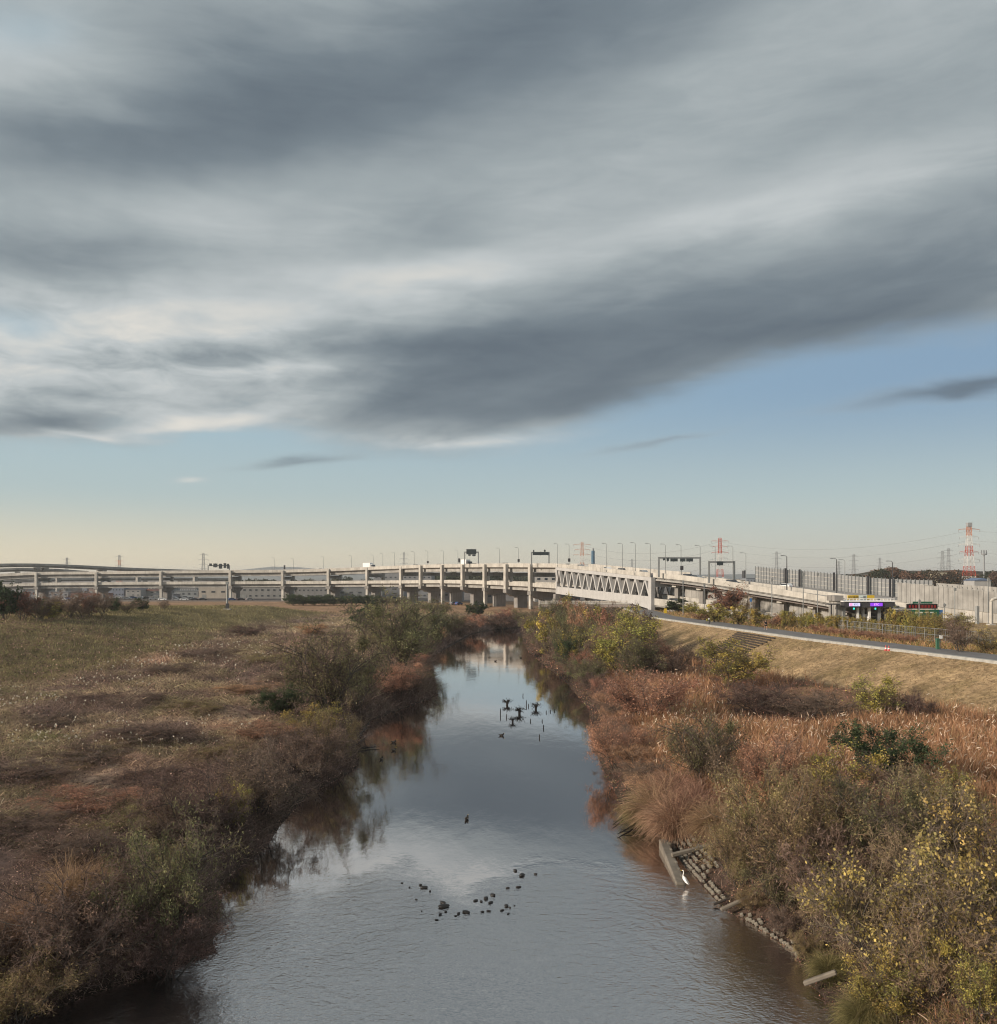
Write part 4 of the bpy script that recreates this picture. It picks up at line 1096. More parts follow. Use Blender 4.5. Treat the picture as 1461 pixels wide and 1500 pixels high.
# ---- low bramble mounds dotted over the left field
MD = [(360, 932, 16, 60), (462, 931, 15, 50), (300, 965, 14, 90), (395, 972, 14, 100), (250, 985, 12, 80), (440, 1000, 16, 90), (360, 1015, 14, 90), (180, 1030, 14, 110), (290, 1042, 14, 90), (70, 1062, 14, 120),
      (215, 1082, 18, 120), (380, 1078, 18, 100), (130, 1112, 16, 130), (320, 1112, 20, 110), (40, 1140, 20, 140), (230, 1150, 22, 120), (120, 1185, 24, 140), (20, 1225, 28, 140), (190, 1215, 26, 120), (95, 1255, 30, 130)]
for i, (x, yb, h, w) in enumerate(MD):
    kd = ('plum', 'rust', 'plum', 'thin', 'plum')[i % 5]
    shrub_px(kd, x, yb, yb - h, w, 'low %s bramble mound, %s counted from the far end of the left field' % ({'plum': 'dark brown', 'rust': 'tan', 'thin': 'olive'}[kd], ORD[i]), group='bramble mounds on the left field', name='bramble_mound', cat='bramble', rng=r6)
# ---- arching dry grass clumps
TL = [(992, 1228, 50, 62, 0, 'tan arching grass clump at the head of the concrete groyne'), (1018, 1206, 44, 62, 0, 'rust-tan grass clump behind the one at the groyne head'), (965, 1205, 46, 60, 0, 'tan grass clump above the water left of the groyne head'), (1046, 1222, 36, 50, 1, 'straw grass clump right of the groyne beam'), (990, 1180, 40, 60, 0, 'highest tan grass clump behind the groyne'),
      (945, 1208, 36, 44, 2, 'green-tinged grass clump left of the groyne head'), (105, 1345, 62, 70, 1, 'golden arching grass clump at the lower left'), (140, 1325, 46, 56, 1, 'straw grass clump beside the golden one at lower left'),
      (50, 1385, 56, 66, 0, 'rusty drooping grass clump near the left edge'), (1215, 1436, 32, 40, 2, 'olive grass clump hanging over the dark bank edge at right'),
      (1290, 1490, 46, 60, 2, 'olive grass clump in the lower right by the fallen block'), (1265, 1508, 40, 50, 2, 'dark grass clump at the bottom water edge on the right')]
for x, yb, h, w, v, lab in TL:
    P = hit(x, yb); s = P[1] / F
    o = link('grass_clump', TUSS[v]); o.location = (P[0], P[1], P[2] - 0.05); o.scale = (w * s / 0.9, w * s / 0.9, h * s / 0.62); o.rotation_euler = (0, 0, x)
    tag(o, lab, 'grass clump')

# ---- uncounted ground cover
def bent_blades(P, h, w, lean, rng):
    n = len(P); a_ = rng.uniform(0, 2 * np.pi, n); L = rng.uniform(0.1, 1, n) * lean
    d = np.stack([np.cos(a_) * L, np.sin(a_) * L, np.ones(n)], -1); h = np.asarray(h).reshape(-1, 1)
    m1 = P + d * h * 0.55; m2 = m1 + (d * [1.8, 1.8, 0.75]) * h * 0.45
    poly = np.stack([P, m1, m2], 1)
    return ribbons(poly, w, 0.25 * np.mean(w), rng)
def wedge(rng, n, d0, d1, x0, x1, power=1.0):
    """ground points thinning out with distance"""
    u = rng.uniform(0, 1, n)
    d = d0 * (d1 / d0) ** u if power == 1.0 else (d0 ** (1 - power) + u * (d1 ** (1 - power) - d0 ** (1 - power))) ** (1 / (1 - power))
    s = rng.uniform(x0, x1, n)
    return s * d, d
def stuff(name, label, V, Q, C, m):
    off = 0; qq = []
    for v, q in zip(V, Q): qq.append(q + off); off += len(v)
    o = link(name, fast_mesh(name, np.concatenate(V), np.concatenate(qq), np.clip(np.concatenate(C), 0.004, 1)), m)
    return tag(o, label, 'vegetation', kind='stuff')

r7 = np.random.default_rng(101)
# left field: dry grass, vines and weeds
x, y = wedge(r7, 420000, 24, 330, -0.66, 0.02)
k_ = (left_x(y) - x > 0.3); x, y = x[k_], y[k_]; z = terrain(x, y)
c = field_colour(x, y, 0.9); n = len(x)
s = np.clip(y / 70, 0.55, 3.2)
lv = sstep(-x, 54, 62)
edge_ = 1 - sstep(left_x(y) - x, 3, 9)
clumpy = sstep(fbm(x / 2.2, y / 2.6, 5), 0.38, 0.64)
h = (0.12 + 0.42 * clumpy * (1 - lv) + 0.22 * edge_ + 0.14 * lv) * r7.uniform(0.5, 1.3, n) * np.clip(s, 0.7, 2.0)
lean = 1.5 - 0.7 * lv
dark = r7.random(n)
c = c * r7.lognormal(-0.04, 0.42, (n, 1)) * np.where(dark < 0.15, 0.55, 1.0)[:, None]
v, q = bent_blades(np.stack([x, y, z - 0.04], -1), h, 0.014 * s * r7.uniform(0.6, 1.5, n), lean, r7)
stuff('field_grass', 'brown and olive dry grass and vines covering the left flood plain', [v], [q], [np.repeat(c, 6, 0)], M_GRASS)
# leafy vine tangle on both banks
V, Q, C = [], [], []
for side, n in (('l', 130000), ('r', 120000)):
    if side == 'l': x, y = wedge(r7, n * 2, 24, 200, -0.62, 0.0)
    else: x, y = wedge(r7, n * 2, 24, 230, 0.02, 0.8)
    dd = left_x(y) - x if side == 'l' else x - right_x(y)
    foot = path_x(y) - 13.5
    keep = (dd > -0.2) & (r7.random(len(x)) < np.where(dd < 9, 1.0, 0.28)) & ((side == 'l') | (x < foot))
    x, y = x[keep][:n], y[keep][:n]; dd = dd[keep][:n]; n = len(x)
    thick = (0.35 + 0.8 * fbm(x / 2.2, y / 2.2, 91)) * sstep(dd, -0.4, 2.5)
    z = terrain(x, y) + r7.uniform(0, 1, n) ** 0.7 * thick
    s = np.clip(y / 60, 0.6, 2.6)
    v, q = rhombs(np.stack([x, y, z], -1), 0.055 * s * r7.uniform(0.6, 1.4, n), r7, 0.5)
    if side == 'l':
        c = palette(r7, n, [(104, 82, 72), (124, 100, 84), (84, 70, 62), (108, 102, 70), (156, 128, 106)], (3, 3, 2, 1.5, 2.5), 0.34)
    else:
        c = palette(r7, n, [(146, 102, 76), (124, 88, 70), (98, 78, 64), (112, 106, 66), (160, 128, 92)], (4, 3, 3, 2.5, 1.5), 0.28)
    g = fbm(x / 5, y / 5, 19)[:, None]
    c = c * (0.6 + 0.8 * g) * r7.lognormal(-0.03, 0.4, (n, 1))
    V.append(v); Q.append(q); C.append(np.repeat(c, 4, 0))
    # loose stems
    m_ = n // 3; pk = r7.integers(0, n, m_)
    st = np.stack([x[pk], y[pk], z[pk]], -1); dr = unit(r7.normal(size=(m_, 3)) * [1, 1, 0.7]); LL = r7.uniform(0.3, 0.9, m_) * s[pk]
    v, q = ribbons(np.stack([st, st + dr * LL[:, None]], 1), 0.009 * s[pk], 0.006, r7)
    V.append(v); Q.append(q); C.append(np.repeat(palette(r7, m_, [(128, 104, 92), (100, 80, 74), (158, 134, 112)], (2, 2, 1), 0.2), 4, 0))
stuff('bank_vines', 'tangled brown vines and dead leaves covering both river banks', V, Q, C, M_LEAF)
# reeds on the right flood plain
x, y = wedge(r7, 190000, 30, 175, 0.05, 0.85)
dd = x - right_x(y); foot = path_x(y) - 13.0
def blob(cx_, cy_, rx_, ry_): return np.exp(-(((x - cx_) / rx_) ** 2 + ((y - cy_) / ry_) ** 2))
hollow = blob(33, 101, 7.5, 13) + blob(27, 90, 5, 6)
dens_ = 0.30 + 1.1 * blob(17, 92, 8, 30) + 1.0 * blob(38, 76, 14, 14) + 0.5 * blob(24, 66, 8, 10) - 1.3 * hollow - 0.5 * (1 - sstep(y, 38, 58))
dens_ = dens_ + (fbm(x / 5, y / 7, 131) - 0.5) * 0.9
keep = (dd > 1.8) & (x < foot) & (r7.random(len(x)) < dens_)
x, y = x[keep], y[keep]; n = len(x); z = terrain(x, y); s = np.clip(y / 70, 0.6, 2.2)
h = (1.1 + 1.3 * fbm(x / 4, y / 5, 33)) * r7.uniform(0.6, 1.15, n) * sstep(x - right_x(y), 0.5, 5)
c = palette(r7, n, [(164, 114, 86), (148, 102, 78), (176, 130, 100), (126, 92, 72), (134, 114, 80)], (4, 3, 3, 2, 1.2), 0.22)
c = c * (0.72 + 0.5 * fbm(x / 4, y / 6, 71))[:, None]
v, q = bent_blades(np.stack([x, y, z - 0.05], -1), h, 0.020 * s, 0.35, r7)
V, Q, C = [v], [q], [np.repeat(c, 6, 0)]
pl = r7.random(n) < 0.09
tip = v.reshape(n, 6, 3)[pl][:, 4:6].mean(1); m_ = len(tip)
dr = unit(r7.normal(0, 0.5, (m_, 3)) + [0.3, 0, 0.6])
poly = np.stack([tip - dr * 0.05, tip + dr * 0.16, tip + dr * 0.34 + [0, 0, -0.03]], 1)
vv, qq = ribbons(poly, 0.03 * s[pl], 0.008, r7)
V.append(vv); Q.append(qq); C.append(np.repeat(palette(r7, m_, [(200, 172, 150), (184, 154, 134), (214, 198, 182)], (3, 2, 1), 0.12), 6, 0))
# second blade pairs fill the stand
v2, q2 = bent_blades(np.stack([x + r7.normal(0, .2, n), y + r7.normal(0, .2, n), z], -1), h * 0.75, 0.03 * s, 0.7, r7)
V.append(v2); Q.append(q2); C.append(np.repeat(c * 0.9, 6, 0))
stuff('reed_bed', 'pinkish-tan dry reeds with pale plumes on the right flood plain', V, Q, C, M_GRASS)
# olive bank grass close to the revetment
x, y = wedge(r7, 110000, 27, 66, 0.12, 0.85)
dd = x - right_x(y); keep = (dd > 0.9) & (dd < 14) & (fbm(x / 1.5, y / 1.5, 201) > 0.40); x, y = x[keep], y[keep]; n = len(x)
c = palette(r7, n, [(126, 112, 74), (144, 124, 84), (104, 96, 64), (152, 120, 90), (98, 84, 66)], (3, 3, 2, 2, 2), 0.3)
v, q = bent_blades(np.stack([x, y, terrain(x, y) - 0.02], -1), r7.uniform(0.15, 0.6, n) * sstep(x - right_x(y), 0.4, 2.5), 0.011 * np.ones(n), 1.3, r7)
stuff('bank_grass', 'olive and straw grass on the near right bank', [v], [q], [np.repeat(c, 6, 0)], M_GRASS)
# white seed heads dotted over the field
x, y = wedge(r7, 4200, 42, 240, -0.60, -0.02)
dn = fbm(x / 16, y / 20, 151); keep = (left_x(y) - x > 9) & (dn + 0.5 * (fbm(x / 4, y / 4, 171) - 0.5) > 0.56) & (y > 66) & (x > -58); x, y = x[keep], y[keep]; n = len(x)
z = terrain(x, y) + r7.uniform(0.5, 1.0, n); V, Q, C = [], [], []
s = np.clip(y / 80, 0.6, 2.0) * r7.uniform(0.5, 1.1, n)
for kk in range(3):
    P = np.stack([x, y, z], -1) + r7.normal(0, 0.03, (n, 3))
    dr = unit(r7.normal(0, 0.35, (n, 3)) + [0.1, 0, 0.8])
    v, q = rhombs(P, 0.10 * s, r7, 0.8)
    V.append(v); Q.append(q); C.append(np.repeat(palette(r7, n, [(196, 186, 172), (170, 158, 142)], (2, 1), 0.12), 4, 0))
P = np.stack([x, y, z], -1); v, q = ribbons(np.stack([P * [1, 1, 0] + np.stack([x * 0, y * 0, terrain(x, y)], -1), P], 1), 0.012 * s, 0.008, r7)
V.append(v); Q.append(q); C.append(np.repeat(palette(r7, n, [(150, 130, 100)], (1,), 0.1), 4, 0))
stuff('seed_heads', 'white fluffy seed heads scattered over the left field', V, Q, C, M_GRASS)
# mown grass on the straw slope
x, y = wedge(r7, 190000, 60, 260, 0.1, 0.85)
px = path_x(y); keep = (x > px - 12.5) & (x < px - 0.8); x, y = x[keep], y[keep]; n = len(x); s = np.clip(y / 70, 0.8, 2.2)
c = palette(r7, n, [(158, 136, 106), (146, 122, 94), (130, 112, 84), (118, 106, 76)], (3, 3, 2, 1), 0.16)
c = c * (0.75 + 0.5 * fbm(x / 2.5, y / 2.5, 15))[:, None]
v, q = bent_blades(np.stack([x, y, terrain(x, y) - 0.02], -1), r7.uniform(0.06, 0.2, n), 0.022 * s, 1.6, r7)
stuff('slope_grass', 'short dry straw-coloured grass on the right levee slope', [v], [q], [np.repeat(c, 6, 0)], M_GRASS)
# rough grass verge beyond the path
x, y = wedge(r7, 60000, 95, 290, 0.12, 0.62)
px = path_x(y) + PATH_W; keep = (x > px + 0.2) & (x < px + 16); x, y = x[keep], y[keep]; px = px[keep]; n = len(x); s = np.clip(y / 70, 0.8, 2.6)
c = palette(r7, n, [(150, 108, 78), (128, 112, 68), (166, 130, 90), (112, 104, 62)], (3, 2, 2, 2), 0.2)
v, q = bent_blades(np.stack([x, y, terrain(x, y) - 0.02], -1), r7.uniform(0.25, 0.9, n) * sstep(x - px, 0, 2.5), 0.025 * s, 1.0, r7)
stuff('verge_grass', 'rust and olive rough grass between the path and the fence', [v], [q], [np.repeat(c, 6, 0)], M_GRASS)

# ================================================================== far setting
def ridge(name, pts, d, depth, m):
    """long low hill: crest given as photo (column, row) at distance d"""
    mb = MB(); v, f = [], []
    for x, y in pts:
        p = at(x, y, d); v += [(p[0] * 0.985, d - depth, 2.0), (p[0], d, p[2]), (p[0] * 1.02, d + depth, 2.0)]
    for i in range(len(pts) - 1):
        for k_ in range(2): f.append((i * 3 + k_, i * 3 + k_ + 1, i * 3 + 4 + k_, i * 3 + 3 + k_))
    mb.add(v, f); return tag(mb.build(name, m, smooth=True), kind='structure')
M_HILL = mat('wooded_hill_ground', (0.07, 0.06, 0.045), 0.95, var=0.4, scale=0.03)
M_MTN = mat('haze_tinted_mountain', (0.10, 0.12, 0.13), 1.0, var=0.2, scale=0.001)  # blue-grey of distant haze is painted into the mountain colour
rh = [(1170, 848), (1230, 843), (1260, 840), (1290, 834), (1305, 831), (1330, 836), (1370, 836), (1400, 835), (1440, 837), (1500, 836), (1600, 836)]
ridge('hill', rh, 640, 70, M_HILL)
ridge('hill', [(560, 850), (600, 843), (650, 840), (700, 839), (760, 840), (800, 843), (840, 848)], 860, 60, M_HILL)
ridge('mountain', [(-100, 846), (150, 843), (300, 841), (360, 834), (400, 830), (440, 831), (500, 837), (600, 842), (900, 843), (1100, 841), (1300, 841), (1600, 846)], 4600, 500, M_MTN)
def wood(name, label, x0, x1, d, spread, ytop, n, rng, cols, w, size=5.0):
    V, Q, C = [], [], []
    for i in range(n):
        x = rng.uniform(x0, x1); dd = d + rng.uniform(-spread, spread)
        yt = np.interp(x, [p[0] for p in ytop], [p[1] for p in ytop]) + rng.uniform(0, 7)
        p = at(x, yt, dd); R = size * rng.uniform(0.7, 1.3)
        m_ = 230; u_ = unit(rng.normal(size=(m_, 3))) * rng.uniform(0.55, 1.0, (m_, 1)) * [R, R, R * 0.9] + [p[0], p[1], p[2] - R * 0.9]
        v, q = rhombs(u_, 0.55 * rng.uniform(0.6, 1.4, m_), rng, 0.7)
        V.append(v); Q.append(q); C.append(np.repeat(palette(rng, 1, cols, w, 0.15) * (1 + rng.normal(0, 0.2, (m_, 1))), 4, 0))
        k2 = np.arange(8); tb_ = np.array([[p[0] + a_, p[1] + b_, z_] for z_ in (2.5, p[2] - R) for a_, b_ in ((-.3, -.3), (.3, -.3), (.3, .3), (-.3, .3))])
        V.append(tb_); Q.append(np.array([(0, 1, 5, 4), (1, 2, 6, 5), (2, 3, 7, 6), (3, 0, 4, 7)])); C.append(np.tile(np.array([[0.05, 0.04, 0.035]]), (8, 1)))
    stuff(name, label, V, Q, C, M_LEAF)
r8 = np.random.default_rng(404)
BR = [(104, 84, 66), (82, 72, 54), (62, 68, 48), (120, 92, 68), (52, 58, 44)]
wood('far_wood', 'brown and dark green wood on the low hill at right', 1180, 1640, 600, 45, [(a_, b_ - 2) for a_, b_ in rh], 210, r8, BR, (3, 2, 2, 2, 2), 4.6)
wood('distant_wood', 'dark green distant tree line seen between the viaduct decks', 560, 850, 800, 40, [(560, 842), (640, 837), (700, 836), (780, 837), (850, 843)], 110, r8, [(64, 74, 52), (80, 82, 60), (54, 62, 46)], (2, 1, 2), 4.2)
wood('plain_wood', 'dark tree belt behind the buildings on the far plain', 330, 600, 760, 40, [(330, 847), (400, 845), (450, 846), (520, 843), (600, 844)], 70, r8, [(72, 78, 62), (90, 88, 70), (60, 66, 52)], (2, 1, 2), 4.0)

# ================================================================== buildings on the plain
M_PANE = mat('window_glass', (0.05, 0.06, 0.075), 0.15, var=0.3, scale=0.5, spec=0.6)
def building(x0, x1, yt, d, depth, colr, label, rows=1, cols=4, roof=None, name='warehouse', cat='building', win=True, gable=False, z0=2.9, rz=0.0):
    colr = tuple(c * 0.72 for c in colr); m = mat(name + '_wall', colr, 0.85, var=0.15, scale=0.2, streaks=0.25)
    a, b = at(x0, yt, d), at(x1, yt, d); w = b[0] - a[0]; h = a[2] - z0; cx = (a[0] + b[0]) / 2
    r = thing(name, label, cat, (cx, d, z0), rz)
    L = MB(); L.box((0, depth / 2, h / 2), (w, depth, h)); wall = L.build('wall', m, r, world=False)
    rm = mat(name + '_roof', roof or tuple(c * 0.7 for c in colr), 0.8, var=0.15, scale=0.3)
    R = MB()
    if gable: R.prism([(-w / 2 - 0.4, h), (w / 2 + 0.4, h), (0, h + w * 0.16)], 'y', depth + 0.8, (0, depth / 2, 0.003))
    else: R.box((0, depth / 2, h + 0.17), (w + 0.5, depth + 0.5, 0.33))
    R.build('roof', rm, r, world=False)
    if win:
        fh = h / rows
        for i in range(rows):
            for j in range(cols):
                W_ = MB(); ww = w / cols; W_.box(((j + 0.5) * ww - w / 2, -0.06, (i + 0.55) * fh), (min(ww * 0.38, 2.4), 0.12, min(fh * 0.25, 1.0))); W_.build('window', M_PANE, r, world=False)
        D = MB(); D.box((-w * 0.32, -0.07, 1.3), (min(2.4, w * 0.2), 0.14, 2.6)); D.build('door', M_GREY, r, world=False)
    return r
building(436, 480, 861, 545, 25, (0.30, 0.30, 0.30), 'grey windowed warehouse under the viaduct left of the hedge row', 2, 7)
building(345, 415, 860.5, 545, 30, (0.33, 0.33, 0.325), 'long grey factory block with small windows below the viaduct', 2, 8)
building(291, 334, 858.5, 548, 24, (0.55, 0.50, 0.44), 'cream sunlit block with tall doors under the viaduct', 1, 3, name='cream_building')
building(482, 560, 861, 560, 40, (0.27, 0.28, 0.29), 'dark grey warehouse behind the hedge row', 1, 6)
building(563, 592, 860, 520, 26, (0.28, 0.29, 0.31), 'blue-grey striped warehouse left of the lit viaduct bend', 3, 1)
building(548, 632, 839, 720, 40, (0.33, 0.33, 0.34), 'long grey building rising between the viaduct decks', 2, 12, name='long_building')
building(784, 816, 838, 470, 22, (0.62, 0.60, 0.57), 'white square block seen beside the truss end', 2, 3, name='white_block')
building(146, 182, 861, 600, 20, (0.26, 0.29, 0.36), 'blue-grey office with a window band at far left', 2, 8, name='office_building')
building(62, 100, 868, 585, 18, (0.36, 0.36, 0.38), 'low grey shed behind the bare trees at far left', 1, 5, name='shed', gable=False)
building(104, 148, 870, 575, 18, (0.33, 0.17, 0.15), 'low red-walled shop behind the bare purple tree', 1, 6, name='shop_building')
building(184, 206, 864, 600, 16, (0.42, 0.41, 0.40), 'pale house right of the blue-grey office', 2, 3, roof=(0.12, 0.12, 0.14), name='house', gable=True)
building(207, 228, 866, 610, 16, (0.50, 0.48, 0.44), 'cream house in the far left cluster', 2, 2, roof=(0.2, 0.1, 0.08), name='house', gable=True)
building(224, 254, 871, 545, 12, (0.34, 0.36, 0.41), 'low blue-grey hut with two dark windows on the brown field', 1, 2, name='hut')
building(256, 290, 866, 590, 16, (0.30, 0.32, 0.33), 'grey shed left of the cream sunlit block', 1, 4, name='shed')
building(20, 60, 864, 620, 20, (0.44, 0.44, 0.45), 'pale warehouse behind the viaduct at the far left edge', 1, 6)
building(640, 678, 862, 470, 20, (0.31, 0.31, 0.33), 'grey shed beneath the viaduct bend', 1, 4, name='shed')
building(700, 735, 864, 450, 18, (0.34, 0.32, 0.30), 'brown-grey shed beneath the viaduct near the river', 1, 3, name='shed')
building(815, 850, 868, 420, 16, (0.16, 0.16, 0.17), 'dark shed seen beneath the truss', 1, 3, name='shed')
building(1374, 1388, 838.5, 560, 10, (0.62, 0.56, 0.42), 'cream house among the trees on the right hill', 1, 3, roof=(0.3, 0.25, 0.2), name='house', z0=10, gable=False)
building(1428, 1452, 850.5, 430, 10, (0.5, 0.5, 0.5), 'house with a blue-grey roof below the red pylon', 1, 3, roof=(0.12, 0.17, 0.27), name='house', z0=6, gable=True)
building(1068, 1080, 849.5, 520, 12, (0.75, 0.68, 0.58), 'small white house behind the far gantry', 1, 3, name='house', z0=8)
building(1083, 1092, 850, 540, 12, (0.7, 0.62, 0.5), 'small cream house left of the white car', 1, 2, name='house', z0=8)
building(1094, 1108, 847.5, 560, 14, (0.34, 0.37, 0.42), 'grey-blue block at the left end of the noise barrier', 2, 3, name='far_block', z0=8)
more = [(0, 34, 861, 660, (0.30, 0.33, 0.38), 'pale blue-grey shed row'), (36, 70, 857, 690, (0.34, 0.36, 0.40), 'tall grey-blue factory'), (74, 100, 860, 670, (0.42, 0.41, 0.40), 'light grey factory'), (103, 128, 856, 700, (0.30, 0.34, 0.40), 'bluish warehouse'),
        (130, 150, 860, 680, (0.40, 0.30, 0.27), 'brick-red works'), (186, 214, 857, 700, (0.36, 0.37, 0.40), 'grey apartment block'), (217, 240, 860, 680, (0.46, 0.44, 0.40), 'cream apartment block'), (243, 262, 858, 690, (0.30, 0.33, 0.36), 'slate-grey works'), (264, 288, 862, 670, (0.40, 0.40, 0.41), 'light grey store'), (590, 636, 862, 560, (0.30, 0.31, 0.33), 'long slate-grey store')]
for i, (x0, x1, yt, d_, c_, lab) in enumerate(more): building(x0, x1, yt, d_, 22, c_, '%s, %s from the left in the row behind the viaduct piers' % (lab, ORD[i]), 2, 5 + i % 3, name='plain_building')
# blue and white chimney
ch = at(869, 845, 900); C_ = thing('chimney', 'slim chimney with a blue upper band behind the truss bridge', 'chimney', (ch[0], ch[1], 2.9))
for nm, z0_, z1_, m in (('shaft', 2.9, 28.0, mat('chimney_grey', (0.33, 0.36, 0.40), 0.8, var=0.1)), ('blue_band', 28.0, 41.5, mat('chimney_blue', (0.06, 0.14, 0.22), 0.7, var=0.1)), ('tip', 41.5, 44.0, M_GREY)):
    mb = MB(); mb.lathe((ch[0], ch[1], z0_), [(1.75 if nm != 'tip' else 1.0, 0.0), (1.65 if nm != 'tip' else 0.8, z1_ - z0_)], 12); mb.build(nm, m, C_)
st_ = at(1090, 838.5, 700); S_ = thing('smokestack', 'short dark smokestack right of the far gantry', 'chimney', (st_[0], st_[1], 3))
mb = MB(); mb.lathe((st_[0], st_[1], 3), [(1.6, 0), (1.4, 17.5)], 10); mb.build('shaft', M_DARK, S_); mb = MB(); mb.lathe((st_[0], st_[1], 20.503), [(1.6, 0), (1.6, 0.6)], 10); mb.build('rim', M_GREY, S_)

# ================================================================== pylons and wires
M_RED = mat('pylon_red', (0.50, 0.085, 0.05), 0.7, var=0.15); M_PWH = mat('pylon_white', (0.72, 0.70, 0.67), 0.7, var=0.1)
M_ORG = mat('pylon_orange', (0.55, 0.20, 0.09), 0.7, var=0.15); M_PGR = mat('pylon_grey', (0.30, 0.31, 0.32), 0.6, var=0.1)
def pylon(x, ytop, d, label, colours, width=7.0, arms=6, z0=3.0, thick=0.32, box_top=False, arm_w=6.0):
    p = at(x, ytop, d); H = p[2] - z0
    r = thing('pylon', label, 'pylon', (p[0], d, z0)); n = len(colours) if len(colours) > 2 else 6
    def wd(t): return (width * (1 - t) ** 1.6 + 1.9) / 2
    for i in range(n):
        t0, t1 = i / n, (i + 1) / n; m = colours[i % len(colours)]; mb = MB()
        w0, w1, z_0, z_1 = wd(t0), wd(t1), H * t0, H * t1
        cs = ((-1, -1), (1, -1), (1, 1), (-1, 1))
        for k_, (a_, b_) in enumerate(cs):
            a2, b2 = cs[(k_ + 1) % 4]
            mb.bar((a_ * w0, b_ * w0, z_0), (a_ * w1, b_ * w1, z_1), thick * 0.75)
            sub = 2
            for q in range(sub):
                ta, tb_ = t0 + (t1 - t0) * q / sub, t0 + (t1 - t0) * (q + 1) / sub; wa, wb = wd(ta), wd(tb_)
                mb.bar((a_ * wa, b_ * wa, H * ta), (a2 * wb, b2 * wb, H * tb_), thick * 0.32)
                mb.bar((a2 * wa, b2 * wa, H * ta), (a_ * wb, b_ * wb, H * tb_), thick * 0.32)
                mb.bar((a_ * wb, b_ * wb, H * tb_), (a2 * wb, b2 * wb, H * tb_), thick * 0.32)
        mb.build('lattice_section', m, r, world=False)
    for k_ in range(arms):
        t = 0.52 + 0.42 * k_ / max(arms - 1, 1); z_ = H * t; L = arm_w * (1.0 - 0.12 * (k_ % 2)); m = colours[min(int(t * n), n - 1) % len(colours)] if arms < 6 else colours[(k_) % len(colours)]
        mb = MB()
        for s in (-1, 1):
            for e in (-0.6, 0.6):
                mb.bar((s * wd(t) * 0.4, e, z_), (s * L, 0, z_ + 0.2), thick * 0.45); mb.bar((s * wd(t) * 0.4, e, z_ + 1.2), (s * L, 0, z_ + 0.2), thick * 0.4)
        mb.bar((-wd(t) - 0.3, 0, z_ + 0.1), (wd(t) + 0.3, 0, z_ + 0.1), thick * 0.5)
        ao = mb.build('cross_arm', m, r, world=False)
        for s in (-1, 1):
            mb = MB(); mb.tube([(s * L, 0, z_ + 0.1), (s * L, 0, z_ - 1.2)], 0.14, 5); mb.build('insulator', M_PGR, ao, world=False)
    if box_top:
        mb = MB(); mb.box((0, 0, H + 0.6), (2.6, 2.6, 2.4)); mb.build('top_cage', M_PGR, r, world=False)
    return r, H
RWs = [M_PWH, M_RED, M_PWH, M_RED, M_PWH, M_RED, M_PWH]
pyl = {}
pyl['a'] = pylon(1420, 770, 560, 'tall red and white lattice pylon at right above the noise wall', [M_RED, M_PWH, M_RED, M_PWH, M_RED, M_PWH, M_RED][0:1] + [M_PWH, M_RED, M_PWH, M_RED, M_PWH, M_ORG], 6, 5, 4, 0.30, True, 6.5)
pyl['b'] = pylon(1055, 788, 760, 'red and white pylon rising behind the far expressway gantry', [M_PWH, M_PWH, M_RED, M_PWH, M_PWH, M_RED, M_RED], 5.5, 5, 3, 0.34, False, 7)
pyl['c'] = pylon(853, 794, 900, 'orange and white pylon behind the truss bridge', [M_PWH, M_ORG, M_PWH, M_ORG, M_PWH, M_ORG, M_ORG], 6, 5, 3, 0.38, False, 8.5)
for x, y, d, lab in ((98, 817, 1500, 'small grey pylon at far left over the curved viaduct'), (175, 813, 1350, 'small reddish pylon at left above the viaduct'),
                     (298, 810, 1200, 'grey pylon beside the sign gantry at left'), (592, 809, 1400, 'faint grey pylon above the middle of the viaduct'),
                     (926, 819, 1700, 'faint tiny pylon behind the deck lamps'), (1138, 808, 1300, 'grey pylon behind the left end of the noise barrier'),
                     (1229, 822, 1700, 'faint pylon between two lamp posts above the barrier'), (1251, 812, 1250, 'slim grey pylon above the middle of the noise barrier'),
                     (1289, 817, 1800, 'faint pylon over the hill top'), (1381, 807, 1100, 'grey pylon left of the pair on the right hill'), (1390, 803, 1150, 'taller grey pylon of the pair on the right hill')):
    pyl[x] = pylon(x, y, d, lab, [M_ORG, M_PGR] if x == 175 else [M_PGR, M_PGR], 5, 4, 3, 0.42 * d / 1300, False, 6.5)
mp = at(1442, 808, 620); MP = thing('radio_mast', 'dark radio mast with a crown of antennas right of the red pylon', 'mast', (mp[0], mp[1], 4))
mb = MB(); mb.tube([(mp[0], mp[1], 4), (mp[0], mp[1], mp[2] - 2)], [0.9, 0.45], 8); mb.build('pole', M_PGR, MP)
mb = MB(); mb.lathe((mp[0], mp[1], mp[2] - 2.2), [(1.7, 0), (1.9, 0.5), (1.9, 0.8)], 10); mb.build('platform', M_PGR, MP)
for k_ in range(6):
    mb = MB(); mb.box((mp[0] + 1.7 * math.cos(k_), mp[1] + 1.7 * math.sin(k_), mp[2] - 0.2), (0.35, 0.35, 2.4)); mb.build('antenna', M_PGR, MP)
def wire(a, b, sag, label, rad=0.07):
    pts = [np.array(a) + (np.array(b) - np.array(a)) * t + np.array([0, 0, -sag * 4 * t * (1 - t)]) for t in np.linspace(0, 1, 15)]
    mb = MB(); mb.tube(pts, rad, 4); o = mb.build('power_line', M_PGR); return tag(o, label, 'wire', 'power lines')
pa, pb_, pc_ = at(1420, 770, 560), at(1055, 788, 760), at(853, 794, 900)
pr = np.array([520.0, 420.0, pa[2] + 1])
LV = ['topmost', 'second', 'third', 'lowest']
